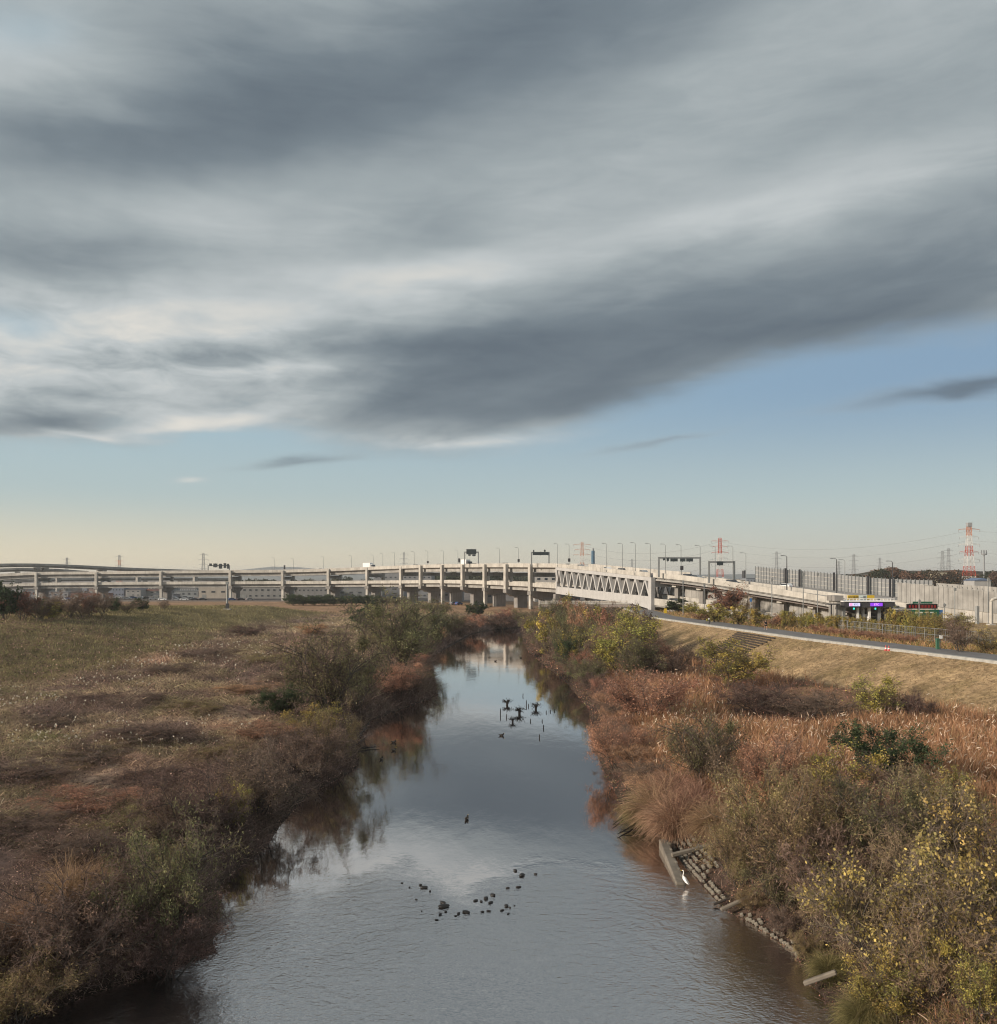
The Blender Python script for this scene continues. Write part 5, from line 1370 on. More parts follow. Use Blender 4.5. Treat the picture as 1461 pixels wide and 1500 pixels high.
for k_, dz in enumerate((-3, -9, -16, -22)):
    q = np.array([0, 0, dz])
    wire(pb_ + q, pa + q, 9, '%s wire between the two red and white pylons' % LV[k_])
    wire(pc_ + q * 1.1, pb_ + q, 9, '%s wire from the orange pylon to the red one' % LV[k_], 0.09)
    wire(pa + q, pr + q, 8, '%s wire leaving the tall right pylon to the right' % LV[k_], 0.06)

# ================================================================== things on the decks
updx = CX + upd[:, 0] / upd[:, 1] * F
def deck_point(x, u=0.0):
    """upper-road surface at a photo column: viaduct, truss, then ramp"""
    if x <= 813:
        p = np.array([np.interp(x, updx, upd[:, j]) for j in range(3)]); i = int(np.argmin(abs(updx - x))); n = nu[i]; t_ = tu[i]
    elif x <= 953:
        f = None
        ff = np.linspace(0, 1, 200); P = np.array([tpt(q, 0, 0) for q in ff]); xx = CX + P[:, 0] / P[:, 1] * F; p = P[int(np.argmin(abs(xx - x)))]; n = tn; t_ = tdir
    else:
        xx = CX + hp[:, 0] / hp[:, 1] * F; p = np.array([np.interp(x, xx, hp[:, j]) for j in range(3)]); i = int(np.argmin(abs(xx - x))); n = hn[i]; t_ = ht[i]
    q = p + np.r_[n * u, 0]; zz = p[2] - 1.15
    if x > 953:
        a_ = near_edge[int(np.argmin(abs(xx - x)))]; zz = a_[2] + 0.06
    return np.array([q[0], q[1], zz]), t_, n
def lamp_post(x, ytop, u, label, dark=False, two=False):
    p, t_, n = deck_point(x, u); zt = CAMZ - (ytop - HY) / F * p[1]; m = M_DARK if dark else M_GREY
    L = thing('lamp_post', label, 'street lamp', p, 0, 'lamp posts along the upper road')
    xx = (x - CX) / F * p[1]
    r0 = 0.20 if dark else 0.13
    mb = MB(); mb.tube([(xx, p[1], p[2]), (xx, p[1], zt - 0.3)], [r0 * 0.8, r0 * 0.5], 6); mb.build('pole', m, L)
    mb = MB(); mb.tube([(xx, p[1], zt - 0.3), (xx - 0.3, p[1] + 0.2, zt), (xx - 0.9, p[1] + 0.3, zt + 0.05)], 0.06, 5); ar = mb.build('arm', m, L)
    mb = MB(); mb.box((xx - 1.15, p[1] + 0.3, zt + 0.03), (0.6, 0.3, 0.14)); mb.build('lamp_head', m, ar)
    mb = MB(); mb.box((xx, p[1], p[2] + 0.35), (0.5, 0.5, 0.7)); mb.build('base', m, L)
lamps = [(402, 817), (430, 818), (474, 815), (515, 814), (547, 813), (561, 811), (578, 809), (607, 808), (627, 807), (650, 807), (671, 806), (732, 803), (760, 802),
         (817, 796), (834, 797), (889, 796), (912, 796), (931, 795), (953, 796), (975, 797), (998, 798), (1026, 799)]
for i, (x, y) in enumerate(lamps): lamp_post(x, y, 1.0 if i % 2 else 10.5 if x < 953 else 9.8, 'slim grey lamp post, %s from the left on the upper deck' % ORD[i])
for x, y, dk, lab in ((1048, 800, 0, 'thin lamp post left of the red and white pylon'), (1074, 800, 0, 'curved lamp post right of the far gantry'), (1093, 810, 0, 'lamp post beyond the white car on the ramp'),
                      (1153, 814, 1, 'dark lamp post at the left part of the noise barrier'), (1226, 818, 1, 'heavy dark lamp post above the middle of the noise barrier'),
                      (1238, 820, 0, 'thin lamp post right of the heavy dark one'), (1308, 822, 1, 'dark lamp post before the wooded hill top')):
    lamp_post(x, y, 20.0 if x > 1100 else 11.0, lab, bool(dk))

def gantry(x0, x1, ytop, signs, label, u=1.0, beam=0.5):
    p0, _, _ = deck_point(x0, u); p1, _, _ = deck_point(x1, u)
    D = (p0[1] + p1[1]) / 2; zt = CAMZ - (ytop - HY) / F * D
    a_, b_ = (x0 - CX) / F * D, (x1 - CX) / F * D
    G = thing('sign_gantry', label, 'gantry', ((a_ + b_) / 2, D, min(p0[2], p1[2])))
    for xx, pz in ((a_, p0[2]), (b_, p1[2])):
        mb = MB(); mb.box((xx, D, (zt + pz) / 2), (0.45, 0.45, zt - pz)); mb.build('post', M_GREY, G)
    mb = MB(); mb.box(((a_ + b_) / 2, D, zt - beam / 2), (b_ - a_ - 0.5, 0.45, beam)); mb.build('beam', M_GREY, G)
    for s0, s1, r0, r1 in signs:
        q0, q1 = (s0 - CX) / F * D, (s1 - CX) / F * D; z0_, z1_ = CAMZ - (r1 - HY) / F * D, CAMZ - (r0 - HY) / F * D
        mb = MB(); mb.box(((q0 + q1) / 2, D - 0.45, (z0_ + z1_) / 2), (q1 - q0, 0.25, z1_ - z0_)); so_ = mb.build('sign_panel', M_SIGN, G)
        mb = MB(); mb.box(((q0 + q1) / 2, D - 0.24, (z0_ + z1_) / 2), (0.2, 0.16, z1_ - z0_ + 0.4)); mb.build('hanger', M_GREY, so_)
    return G
gantry(681, 701, 808, [(683.5, 698, 804.5, 812), (686, 690, 812.2, 814), (692, 697, 812.2, 814.6)], 'square dark sign gantry on the viaduct left of the river')
gantry(779, 804.5, 808.5, [(780.5, 803.5, 808.8, 813.2), (781, 783, 806, 808.2), (797, 799.5, 805.5, 808.2)], 'wide dark sign gantry where the viaduct meets the truss')
gantry(965.5, 1026, 816, [(971, 974, 818, 820.5), (976.5, 979.8, 817.5, 821.8), (982, 992.6, 818, 822.5), (996.2, 1004, 818, 822.6), (1005.2, 1015, 818, 822.6)], 'long gantry with four dark sign boards over the ramp', 9.0)
gantry(1039, 1076, 822, [(1050, 1059, 822.6, 828)], 'gantry with a single dark board in front of the red and white pylon', 4.0)
gantry(305, 336, 828, [(307, 311, 825.5, 829), (313, 319, 825.5, 831), (321, 326, 826, 833), (328, 332, 825, 832), (333, 336, 826, 833)], 'cluttered sign gantry on the viaduct at left', 6.0)
# small signs standing on the decks
for i, (x, y0, y1) in enumerate(((834, 818, 823), (760, 819, 823), (417, 828, 834), (673, 818, 824), (627, 822, 825), (999, 829, 835))):
    p, _, _ = deck_point(x, 1.2); z0_, z1_ = CAMZ - (y1 - HY) / F * p[1], CAMZ - (y0 - HY) / F * p[1]; xx = (x - CX) / F * p[1]
    T = thing('road_sign', 'small dark road sign, %s on the upper road from the left' % ORD[[417, 627, 673, 760, 834, 999].index(x)], 'road sign', p, 0, 'small signs on the upper road')
    mb = MB(); mb.tube([(xx, p[1], p[2]), (xx, p[1], z1_)], 0.07, 5); mb.build('pole', M_GREY, T); mb = MB(); mb.box((xx, p[1] - 0.16, (z0_ + z1_) / 2), (0.9, 0.12, max(z1_ - z0_, 0.9))); mb.build('board', M_DARK, T)

# ---- vehicles
M_TYRE = mat('tyre', (0.02, 0.02, 0.02), 0.9); M_LAMP = mat('lamp_glass', (0.7, 0.7, 0.65), 0.2); M_TAIL = mat('tail_glass', (0.35, 0.02, 0.02), 0.3)
PAINT = {'white': mat('car_white', (0.75, 0.75, 0.74), 0.3, spec=0.5), 'dark': mat('car_dark', (0.03, 0.03, 0.035), 0.3, spec=0.5), 'silver': mat('car_silver', (0.38, 0.39, 0.40), 0.3, metal=0.5), 'blue': mat('car_blue', (0.05, 0.10, 0.25), 0.35)}
def make_car(paint):
    r = bpy.data.objects.new('car', None); COL.objects.link(r); m = PAINT[paint]
    mb = MB(); mb.prism([(-2.2, 0.25), (2.2, 0.25), (2.25, 0.6), (2.1, 0.82), (1.15, 0.92), (0.55, 1.40), (-1.15, 1.45), (-1.95, 0.98), (-2.2, 0.9)], 'y', 1.7); mb.build('body', m, r, bevel=0.08)
    mb = MB(); mb.prism([(-1.75, 0.98), (1.0, 0.95), (0.5, 1.34), (-1.1, 1.38)], 'y', 1.72); mb.build('windows', M_PANE, r)
    for sx in (-1.35, 1.35):
        for sy in (-0.8, 0.8):
            mb = MB(); mb.tube([(sx, sy - 0.1, 0.32), (sx, sy + 0.1, 0.32)], 0.32, 10); mb.build('wheel', M_TYRE, r)
    for sy in (-0.6, 0.6):
        mb = MB(); mb.box((2.2, sy, 0.66), (0.12, 0.35, 0.16)); mb.build('headlight', M_LAMP, r); mb = MB(); mb.box((-2.2, sy, 0.75), (0.12, 0.3, 0.2)); mb.build('tail_light', M_TAIL, r)
    return r
def make_truck(paint):
    r = bpy.data.objects.new('truck', None); COL.objects.link(r)
    mb = MB(); mb.box((-0.8, 0, 2.05), (5.0, 2.3, 2.5)); mb.build('cargo_box', M_WHITE, r, bevel=0.05)
    mb = MB(); mb.prism([(1.85, 0.5), (3.6, 0.5), (3.6, 1.3), (3.35, 2.4), (1.85, 2.4)], 'y', 2.1); mb.build('cab', PAINT[paint], r, bevel=0.08)
    mb = MB(); mb.prism([(2.1, 1.35), (3.62, 1.35), (3.4, 2.2), (2.1, 2.2)], 'y', 2.12); mb.build('windows', M_PANE, r)
    mb = MB(); mb.box((0, 0, 0.62), (6.4, 1.0, 0.3)); mb.build('chassis', M_DARK, r)
    for sx in (-2.3, 2.7):
        for sy in (-0.95, 0.95):
            mb = MB(); mb.tube([(sx, sy - 0.14, 0.45), (sx, sy + 0.14, 0.45)], 0.45, 10); mb.build('wheel', M_TYRE, r)
    return r
PROTO = {}
def vehicle(kind, paint, p, rz, label, group):
    key = (kind, paint)
    if key not in PROTO: PROTO[key] = o = (make_car if kind == 'car' else make_truck)(paint)
    else: o = copy_tree(PROTO[key])
    o.location = tuple(float(v) for v in p); o.rotation_euler = (0, 0, rz); return tag(o, label, kind, group)
def drive(kind, paint, x, u, label, flip=False):
    p, t_, n = deck_point(x, u); rz = math.atan2(t_[1], t_[0]) + (math.pi if flip else 0)
    pp = p.copy(); pp[0] = p[0]; pp[2] += 0.02 if x > 953 else 0.0
    vehicle(kind, paint, pp, rz, label, 'traffic on the upper road')
drive('truck', 'white', 536, 2.4, 'white box truck on the sunlit bend of the viaduct')
drive('car', 'white', 446, 2.2, 'leftmost white car on the upper viaduct deck'); drive('car', 'white', 469, 2.2, 'white car close left of a viaduct column on the upper deck')
drive('car', 'dark', 604, 2.2, 'dark car below the faint pylon on the upper deck'); drive('car', 'dark', 638, 2.2, 'dark car midway on the upper viaduct deck')
drive('truck', 'dark', 664, 7.0, 'truck with a long pale box left of the square sign gantry'); drive('car', 'dark', 688, 2.4, 'dark car under the square sign gantry')
drive('car', 'dark', 734, 2.4, 'dark car between the two dark sign gantries'); drive('car', 'silver', 842, 2.4, 'silver car over the left end of the truss')
drive('car', 'white', 880, 2.6, 'white car above the middle of the truss'); drive('car', 'dark', 900, 2.6, 'dark car right of the white car on the truss')
drive('car', 'silver', 932, 2.6, 'silver car over the right end of the truss'); drive('car', 'dark', 990, 5, 'dark car below the long gantry'); drive('car', 'silver', 1003, 5, 'silver car below the long gantry boards')
drive('car', 'dark', 1061, 3, 'dark car under the single-board gantry'); drive('car', 'white', 1094, 14, 'white car on the open ramp before the noise barrier', True); drive('car', 'silver', 1255, 10, 'grey car above the yellow toll sign')
for i, (x, f, pc2) in enumerate(((967, 3, 'dark'), (976, 4, 'dark'), (1034, 12, 'white'))):
    q = lp_[f] + np.r_[ln_[f] * 2.4, -1.0]; vehicle('car', pc2, q, math.atan2(lt_[f][1], lt_[f][0]), ('dark car just right of the truss on the slip road', 'second dark car on the slip road', 'white car on the slip road behind the brown tree')[i], 'cars on the slip road')
for i, (x, y, pc2) in enumerate(((238, 879, 'white'), (258, 879, 'silver'), (270, 878.5, 'white'), (286, 879, 'dark'), (297, 878.5, 'dark'), (340, 878, 'blue'), (353, 879, 'dark'), (366, 879, 'silver'), (612, 880, 'dark'), (664, 880, 'silver'), (672, 880, 'blue'))):
    d_ = 500 if x < 600 else 420; p = at(x, y, d_); p[2] = tz(p[0], p[1]) + 0.02
    vehicle('car', pc2, p, 0.1 * i, '%s car parked on the plain, %s from the left below the viaduct' % (pc2, ORD[i]), 'vehicles parked on the far plain')

rv = np.random.default_rng(12)
for i in range(24):
    x = 62 + i * 9.6 + rv.uniform(-2, 2); d_ = rv.uniform(500, 556); p = at(x, 878, d_); p[2] = tz(p[0], p[1]) + 0.02
    pc2 = ('white', 'dark', 'silver', 'white', 'blue')[i % 5]
    vehicle('car', pc2, p, rv.uniform(-0.3, 0.3), '%s car in the depot row, %s from the left behind the far left trees' % (pc2, ORD[i]), 'cars in the depot at far left')

# ================================================================== toll gate and signs
def text_part(name, s, m, loc, size, parent, width=None):
    cu = bpy.data.curves.new(name, 'FONT'); cu.body = s; cu.size = size; cu.align_x = 'CENTER'; cu.align_y = 'CENTER'; cu.extrude = 0.01
    tmp = bpy.data.objects.new(name, cu); COL.objects.link(tmp)
    dg = bpy.context.evaluated_depsgraph_get(); me = bpy.data.meshes.new_from_object(tmp.evaluated_get(dg)); bpy.data.objects.remove(tmp); bpy.data.curves.remove(cu)
    me.materials.clear(); me.materials.append(m)
    o = bpy.data.objects.new(name, me); COL.objects.link(o); o.parent = parent
    o.rotation_euler = (math.radians(90), 0, 0); o.location = Vector(loc) - parent.location
    return o
M_TOLL = mat('toll_fascia', (0.055, 0.055, 0.06), 0.5, var=0.1); M_YEL = mat('sign_yellow', (0.62, 0.42, 0.03), 0.6, var=0.1); M_GRN = mat('sign_green', (0.012, 0.10, 0.06), 0.5, var=0.15)
M_PUR = mat('led_purple', (0.10, 0.02, 0.25), 0.4, emit=((0.30, 0.06, 0.85), 0.7)); M_LEDW = mat('led_white', (0.3, 0.3, 0.4), 0.4, emit=((0.65, 0.62, 0.95), 0.7))
M_PINK = mat('led_pink', (0.6, 0.2, 0.4), 0.4, emit=((0.95, 0.35, 0.65), 0.6)); M_LGRN = mat('signal_green', (0.0, 0.4, 0.3), 0.4, emit=((0.05, 0.9, 0.65), 1.2)); M_BLUE = mat('sign_blue', (0.04, 0.14, 0.34), 0.5)
M_LEDB = mat('led_board_black', (0.012, 0.008, 0.008), 0.4); M_REDL = mat('led_red', (0.2, 0.02, 0.02), 0.5); M_STRIP = mat('sign_white_mark', (0.6, 0.66, 0.62), 0.6)
TD = 205.0
def tp(x, y, d=TD): return at(x, y, d)
def plate(x0, x1, y0, y1, d, depth):
    a, b = at(x0, y1, d), at(x1, y0, d); mb = MB(); mb.box(((a[0] + b[0]) / 2, d + depth / 2, (a[2] + b[2]) / 2), (b[0] - a[0], depth, b[2] - a[2])); return mb
g = tp(1274, 909); TG = thing('toll_gate', 'expressway toll gate with dark fascia and lit lane screens', 'toll gate', (g[0], g[1], 6.1))
plate(1237, 1311.5, 882, 889.8, TD, 7.0).build('fascia', M_TOLL, TG)
plate(1236, 1312, 880.2, 881.7, TD - 0.2, 7.6).build('roof', M_WHITE, TG)
for x in range(1240, 1312, 5): plate(x, x + 0.6, 876.8, 880.1, TD, 0.1).build('rail_post', M_WHITE, TG)
plate(1238, 1311, 876.2, 876.9, TD, 0.12).build('roof_rail', M_WHITE, TG)
so_ = plate(1245, 1260.4, 883.4, 888, TD - 0.25, 0.22).build('lane_screen', M_LEDW, TG); plate(1245.4, 1249, 883.8, 887.6, TD - 0.32, 0.06).build('screen_mark', M_PINK, so_)
text_part('screen_text', 'ETC', mat('screen_ink', (0.05, 0.05, 0.2), 0.5), tp(1254.6, 885.7, TD - 0.3), 0.55, TG)
plate(1276, 1293.5, 883.2, 888, TD - 0.25, 0.22).build('lane_screen', M_PUR, TG)
text_part('screen_text', 'ETC', mat('screen_ink_pink', (0.7, 0.3, 0.9), 0.5, emit=((0.8, 0.4, 1.0), 0.8)), tp(1284.7, 885.7, TD - 0.3), 0.62, TG)
for x in (1251.5, 1283):
    hs = plate(x - 1.5, x + 1.5, 889.9, 893.6, TD - 0.1, 0.3).build('lane_signal', M_DARK, TG); plate(x - 0.9, x + 0.9, 890.4, 892.8, TD - 0.2, 0.09).build('signal_lamp', M_LGRN, hs)
for i, (x0, x1, mm) in enumerate(((1236, 1239, M_GREY), (1256, 1259, M_WHITE), (1264, 1267, M_GREY), (1273, 1276, M_WHITE), (1287, 1291, M_GREY), (1296, 1298, M_GREY), (1303, 1306, M_GREY), (1309, 1311, M_WHITE))):
    plate(x0, x1, 889.9, 911, TD + 1.0 + 0.4 * (i % 3), 0.8).build('pillar', mm, TG)
plate(1262, 1272, 900, 911, TD + 2.5, 2.0).build('booth', M_WHITE, TG)
plate(1306.5, 1314.5, 891, 901, TD + 1.0, 2.0).build('side_cabinet', M_CONC, TG)
bt = thing('gate_building', 'grey equipment block left of the toll gate', 'building', (tp(1230, 911)[0], TD + 2, 6.1))
plate(1223, 1236, 872.5, 880.5, TD + 1.5, 5).build('roof_box', M_PIER, bt); plate(1226, 1236, 880.6, 911, TD + 1.8, 5).build('wall', M_CONC2, bt)
plate(1214, 1231, 884.5, 886, TD - 0.6, 2.2).build('canopy', M_DARK, bt)
for x in (1218, 1226): plate(x, x + 1.4, 886.1, 911, TD - 0.3, 0.25).build('canopy_post', M_DARK, bt)
ys_ = thing('overhead_sign', 'yellow overhead lane sign above the toll gate', 'road sign', (tp(1263, 880)[0], TD + 12, 10.5))
for x0, x1, mm in ((1242.5, 1258, M_YEL), (1258.4, 1270.4, M_STRIP), (1270.8, 1281.4, M_YEL)): plate(x0, x1, 872, 878.2, TD + 12, 0.3).build('sign_panel', mm, ys_)
text_part('sign_text', 'ETC専用', mat('sign_ink', (0.03, 0.03, 0.03), 0.6), tp(1250.2, 875.2, TD + 11.9), 0.62, ys_)
text_part('sign_text', '一般', mat('sign_ink_grey', (0.1, 0.1, 0.12), 0.6), tp(1264.4, 875.2, TD + 11.9), 0.75, ys_)
for x in (1244, 1280): plate(x, x + 0.8, 878.3, 884, TD + 12.1, 0.2).build('post', M_GREY, ys_)
gs = thing('direction_sign', 'black lit board and green direction sign right of the toll gate', 'road sign', (tp(1355, 911)[0], 200, 6.1))
plate(1338, 1366.5, 881.3, 884.3, 200, 0.2).build('name_board', M_GRN, gs)
plate(1329.5, 1374, 884.8, 891.8, 199.8, 0.5).build('message_board', M_LEDB, gs)
for k_ in range(9): plate(1332 + k_ * 4.6, 1335 + k_ * 4.6, 886.3, 890.4, 199.72, 0.05).build('lamp_cell', M_REDL, gs)
sp_ = plate(1336, 1376, 893, 907, 200, 0.2).build('sign_panel', M_GRN, gs)
for k_, (x0, x1, y0, y1) in enumerate(((1341, 1345, 896, 899.5), (1348, 1352, 896, 899.5), (1356, 1361, 896, 899), (1363, 1368, 896, 899), (1357, 1360, 901.5, 903.8), (1362, 1368, 901.5, 903.8), (1339, 1341, 902, 905))):
    plate(x0, x1, y0 + 0.4, y1 - 0.8, 199.92, 0.05).build('sign_mark', M_STRIP, sp_)
plate(1376.2, 1381.6, 893.5, 906.5, 200.1, 0.2).build('blue_panel', M_BLUE, gs)
for x in (1345, 1370): plate(x, x + 1.2, 891.9, 912, 200.35, 0.25).build('post', M_GREY, gs)
plate(1316, 1336, 892, 893.6, 201, 3.0).build('shelter_roof', M_CONC2, gs)
# white portal at the right edge
wp = thing('height_portal', 'white rounded steel portal at the right edge by the wall', 'portal', (tp(1452, 912, 190)[0], 190, 6.1))
a, b = at(1452.5, 914, 190), at(1452.5, 882, 190)
mb = MB(); mb.tube([(a[0], 190, 6.0), (b[0], 190, b[2]), (b[0] + 0.25, 190, b[2] + 0.5), (b[0] + 0.9, 190, b[2] + 0.75), (b[0] + 9, 190, b[2] + 0.75), (b[0] + 9.6, 190, b[2] + 0.5), (b[0] + 9.8, 190, b[2]), (b[0] + 9.8, 190, 6.0)], 0.32, 8); mb.build('frame', M_CONC, wp)
for dx in (0, 9.8): mb = MB(); mb.box((b[0] + dx, 190, 6.15), (1.4, 1.4, 0.3)); mb.build('foot', M_CONC, wp)
# poles standing before the toll area
for i, (x, y0, y1, d_, lab) in enumerate(((1347, 878, 911, 196, 'thin grey pole in front of the green direction sign'), (1384, 883, 912, 196, 'thin pole right of the blue sign panel'), (1399, 860, 914, 193, 'tall thin pole in front of the noise wall'),
                                          (1448, 846, 915, 192, 'tall pole near the right edge before the noise wall'), (1131, 846, 900, 212, 'thin pole in front of the shaded retaining wall'), (1177, 838, 905, 208, 'second thin pole before the retaining wall'),
                                          (1198, 838, 905, 207, 'third thin pole before the retaining wall'), (1032, 855, 898, 228, 'thin pole in front of the slip road'), (1001, 850, 896, 235, 'thin pole next to the truss pier'), (1432, 888, 912, 194, 'stout grey post before the white wall'))):
    a, b = at(x, y1, d_), at(x, y0, d_); T = thing('utility_pole', lab, 'pole', (a[0], d_, 5.9), 0, 'poles before the toll area')
    mb = MB(); mb.tube([(a[0], d_, 5.9), (a[0], d_, b[2])], 0.11 if x != 1432 else 0.45, 6); mb.build('pole', M_GREY, T)
    mb = MB(); mb.box((a[0], d_ - 0.2, b[2] - 0.5), (0.45, 0.3, 0.6)); mb.build('fitting', M_GREY, T)
# blue round sign pole near (1100, 880)
p = at(1100, 879, 215); T = thing('blue_sign', 'small blue road sign on a pole before the retaining wall', 'road sign', (p[0], p[1], 6.0))
mb = MB(); mb.tube([(p[0], p[1], 6.0), (p[0], p[1], p[2] + 0.3)], 0.06, 5); mb.build('pole', M_GREY, T); mb = MB(); mb.box((p[0], p[1] - 0.12, p[2]), (0.5, 0.08, 0.8)); mb.build('board', M_BLUE, T)
# speed-bump dark box by the wall
# ---- fence between the verge and the toll area
FN = thing('chain_fence', 'grey wire fence with thin posts along the toll area', 'fence', (path_x(170) + 18, 170, 6.0))
fy = np.arange(128, 236, 2.2); fx = path_x(fy) + PATH_W + 10.5
for i, (x, y) in enumerate(zip(fx, fy)):
    z0 = tz(x, y); mb = MB(); mb.tube([(x, y, z0 - 0.1), (x, y, z0 + 2.2)], 0.055, 5); mb.build('post', M_GREY, FN)
    if i + 1 < len(fy):
        x2, y2 = fx[i + 1], fy[i + 1]; z2 = tz(x2, y2)
        for hh in (0.25, 1.2, 2.15): mb = MB(); mb.tube([(x, y, z0 + hh), (x2, y2, z2 + hh)], 0.035, 4, cap=False); mb.build('rail', M_GREY, FN)
        mb = MB()
        for q in range(5):
            f0 = q / 5; mb.tube([(x + (x2 - x) * f0, y + (y2 - y) * f0, z0 + 0.25), (x + (x2 - x) * f0, y + (y2 - y) * f0, z0 + 2.15)], 0.018, 3, cap=False)
        mb.build('mesh_wires', M_GREY, FN)

# ================================================================== on and by the path
M_SKIN = mat('skin', (0.42, 0.24, 0.17), 0.6); M_JACK = mat('dark_jacket', (0.022, 0.022, 0.028), 0.8); M_HAIR = mat('dark_hair', (0.015, 0.012, 0.01), 0.7); M_SHOE = mat('shoes', (0.35, 0.33, 0.32), 0.7); M_SHORT = mat('dark_shorts', (0.03, 0.03, 0.035), 0.8)
def skin_mesh(name, verts, edges, radii, root=0, sub=2):
    me = bpy.data.meshes.new(name); me.from_pydata(verts, edges, []); o = bpy.data.objects.new(name, me); COL.objects.link(o)
    o.modifiers.new('skin', 'SKIN'); 
    for i, r in enumerate(radii): me.skin_vertices[0].data[i].radius = (r, r) if not hasattr(r, '__len__') else r
    for i in range(len(verts)): me.skin_vertices[0].data[i].use_root = (i == root)
    md = o.modifiers.new('sub', 'SUBSURF'); md.levels = sub; md.render_levels = sub
    dg = bpy.context.evaluated_depsgraph_get(); m2 = bpy.data.meshes.new_from_object(o.evaluated_get(dg)); m2.name = name
    bpy.data.objects.remove(o); m2.polygons.foreach_set('use_smooth', [True] * len(m2.polygons)); return m2
P = hit(1122, 923); P[2] = LEV_Z + 0.08
if not (path_x(P[1]) < P[0] < path_x(P[1]) + PATH_W): P[0] = path_x(P[1]) + 2.4
PR = thing('person', 'person in a dark jacket and shorts walking on the levee path', 'person', P, 0.3)
jv = [(0, 0, 0.92), (0, 0, 1.1), (0, 0.02, 1.3), (0, 0.01, 1.43), (0, 0, 1.52), (0, -0.02, 1.60), (0, -0.02, 1.72),
      (0.18, 0, 1.40), (0.25, 0.08, 1.15), (0.24, -0.05, 0.93), (0.24, -0.10, 0.84), (-0.18, 0, 1.40), (-0.25, -0.10, 1.16), (-0.22, -0.26, 0.98), (-0.21, -0.32, 0.92),
      (0.09, 0, 0.86), (0.10, -0.16, 0.50), (0.10, -0.10, 0.08), (0.10, -0.22, 0.04), (-0.09, 0, 0.86), (-0.10, 0.10, 0.49), (-0.10, 0.34, 0.14), (-0.10, 0.26, 0.05)]
je = [(0, 1), (1, 2), (2, 3), (3, 4), (4, 5), (5, 6), (3, 7), (7, 8), (8, 9), (9, 10), (3, 11), (11, 12), (12, 13), (13, 14), (0, 15), (15, 16), (16, 17), (17, 18), (0, 19), (19, 20), (20, 21), (21, 22)]
jr = [0.15, 0.14, 0.16, 0.11, 0.055, 0.095, 0.085, 0.065, 0.048, 0.036, 0.035, 0.065, 0.048, 0.036, 0.035, 0.095, 0.06, 0.042, 0.04, 0.095, 0.06, 0.042, 0.04]
link('body', skin_mesh('body', jv, je, jr), M_SKIN, PR)
link('jacket', skin_mesh('jacket', [(0, 0, 0.90), (0, 0, 1.1), (0, 0.02, 1.3), (0, 0.01, 1.43), (0.18, 0, 1.40), (0.25, 0.08, 1.15), (0.24, -0.03, 0.97), (-0.18, 0, 1.40), (-0.25, -0.10, 1.16), (-0.225, -0.22, 1.01)],
     [(0, 1), (1, 2), (2, 3), (3, 4), (4, 5), (5, 6), (3, 7), (7, 8), (8, 9)], [0.175, 0.165, 0.185, 0.13, 0.085, 0.066, 0.055, 0.085, 0.066, 0.055]), M_JACK, PR)
link('shorts', skin_mesh('shorts', [(0, 0, 0.93), (0.09, 0, 0.84), (0.10, -0.12, 0.60), (-0.09, 0, 0.84), (-0.10, 0.07, 0.58)], [(0, 1), (1, 2), (0, 3), (3, 4)], [0.165, 0.115, 0.095, 0.115, 0.095]), M_SHORT, PR)
mb = MB(); mb.lathe((0, 0.012, 1.60), [(0.075, 0), (0.107, 0.06), (0.105, 0.13), (0.06, 0.185), (0.01, 0.195)], 10); mb.build('hair', M_HAIR, PR, world=False, smooth=True)
for sx, sy, sz in ((0.10, -0.19, 0.05), (-0.10, 0.29, 0.07)):
    mb = MB(); mb.box((sx, sy - 0.02, sz), (0.10, 0.27, 0.10), 0, 0.8); mb.build('shoe', M_SHOE, PR, world=False, bevel=0.03)
# dark bollard with a white cap
P = hit(1039, 915.5); Bd = thing('bollard', 'thin dark bollard with a white top on the river side of the path', 'bollard', P)
mb = MB(); mb.lathe(P, [(0.12, -0.1), (0.12, 1.05), (0.10, 1.1)], 10); mb.build('post', M_DARK, Bd); mb = MB(); mb.lathe(P, [(0.125, 1.103), (0.125, 1.28), (0.06, 1.34)], 10); mb.build('cap', M_WHITE, Bd)
# green box post with white notice
P = hit(1374, 952); Gp = thing('notice_post', 'green post box with a white notice board beside the path', 'sign', P)
mb = MB(); mb.box((P[0], P[1], P[2] + 0.75), (0.42, 0.35, 1.5)); mb.build('green_box', mat('green_paint', (0.05, 0.14, 0.09), 0.6, var=0.2), Gp, bevel=0.03)
mb = MB(); mb.tube([(P[0] + 0.45, P[1] + 0.1, P[2]), (P[0] + 0.45, P[1] + 0.1, P[2] + 1.9)], 0.04, 6); mb.build('pole', M_GREY, Gp); mb = MB(); mb.box((P[0] + 0.45, P[1] + 0.04, P[2] + 1.7), (0.42, 0.05, 0.5)); mb.build('notice', M_WHITE, Gp)
M_CONE = mat('cone_red', (0.55, 0.09, 0.08), 0.5, var=0.1)
for i, (x, y) in enumerate(((1298, 953.5), (1302.5, 954))):
    P = hit(x, y); T = thing('traffic_cone', ('left', 'right')[i] + ' of the two small red cones at the edge of the path', 'cone', P, 0, 'red cones on the path edge')
    mb = MB(); mb.lathe(P, [(0.17, 0.041), (0.05, 0.68), (0.03, 0.72)], 10); mb.build('cone', M_CONE, T); mb = MB(); mb.box((P[0], P[1], P[2] + 0.02), (0.38, 0.38, 0.04)); mb.build('foot', M_CONE, T); mb = MB(); mb.lathe(P, [(0.135, 0.25), (0.105, 0.40)], 10); mb.build('band', M_WHITE, T)
P = hit(975, 900); T = thing('yellow_marker', 'yellow guard panel beside the truss pier at the path', 'marker', P)
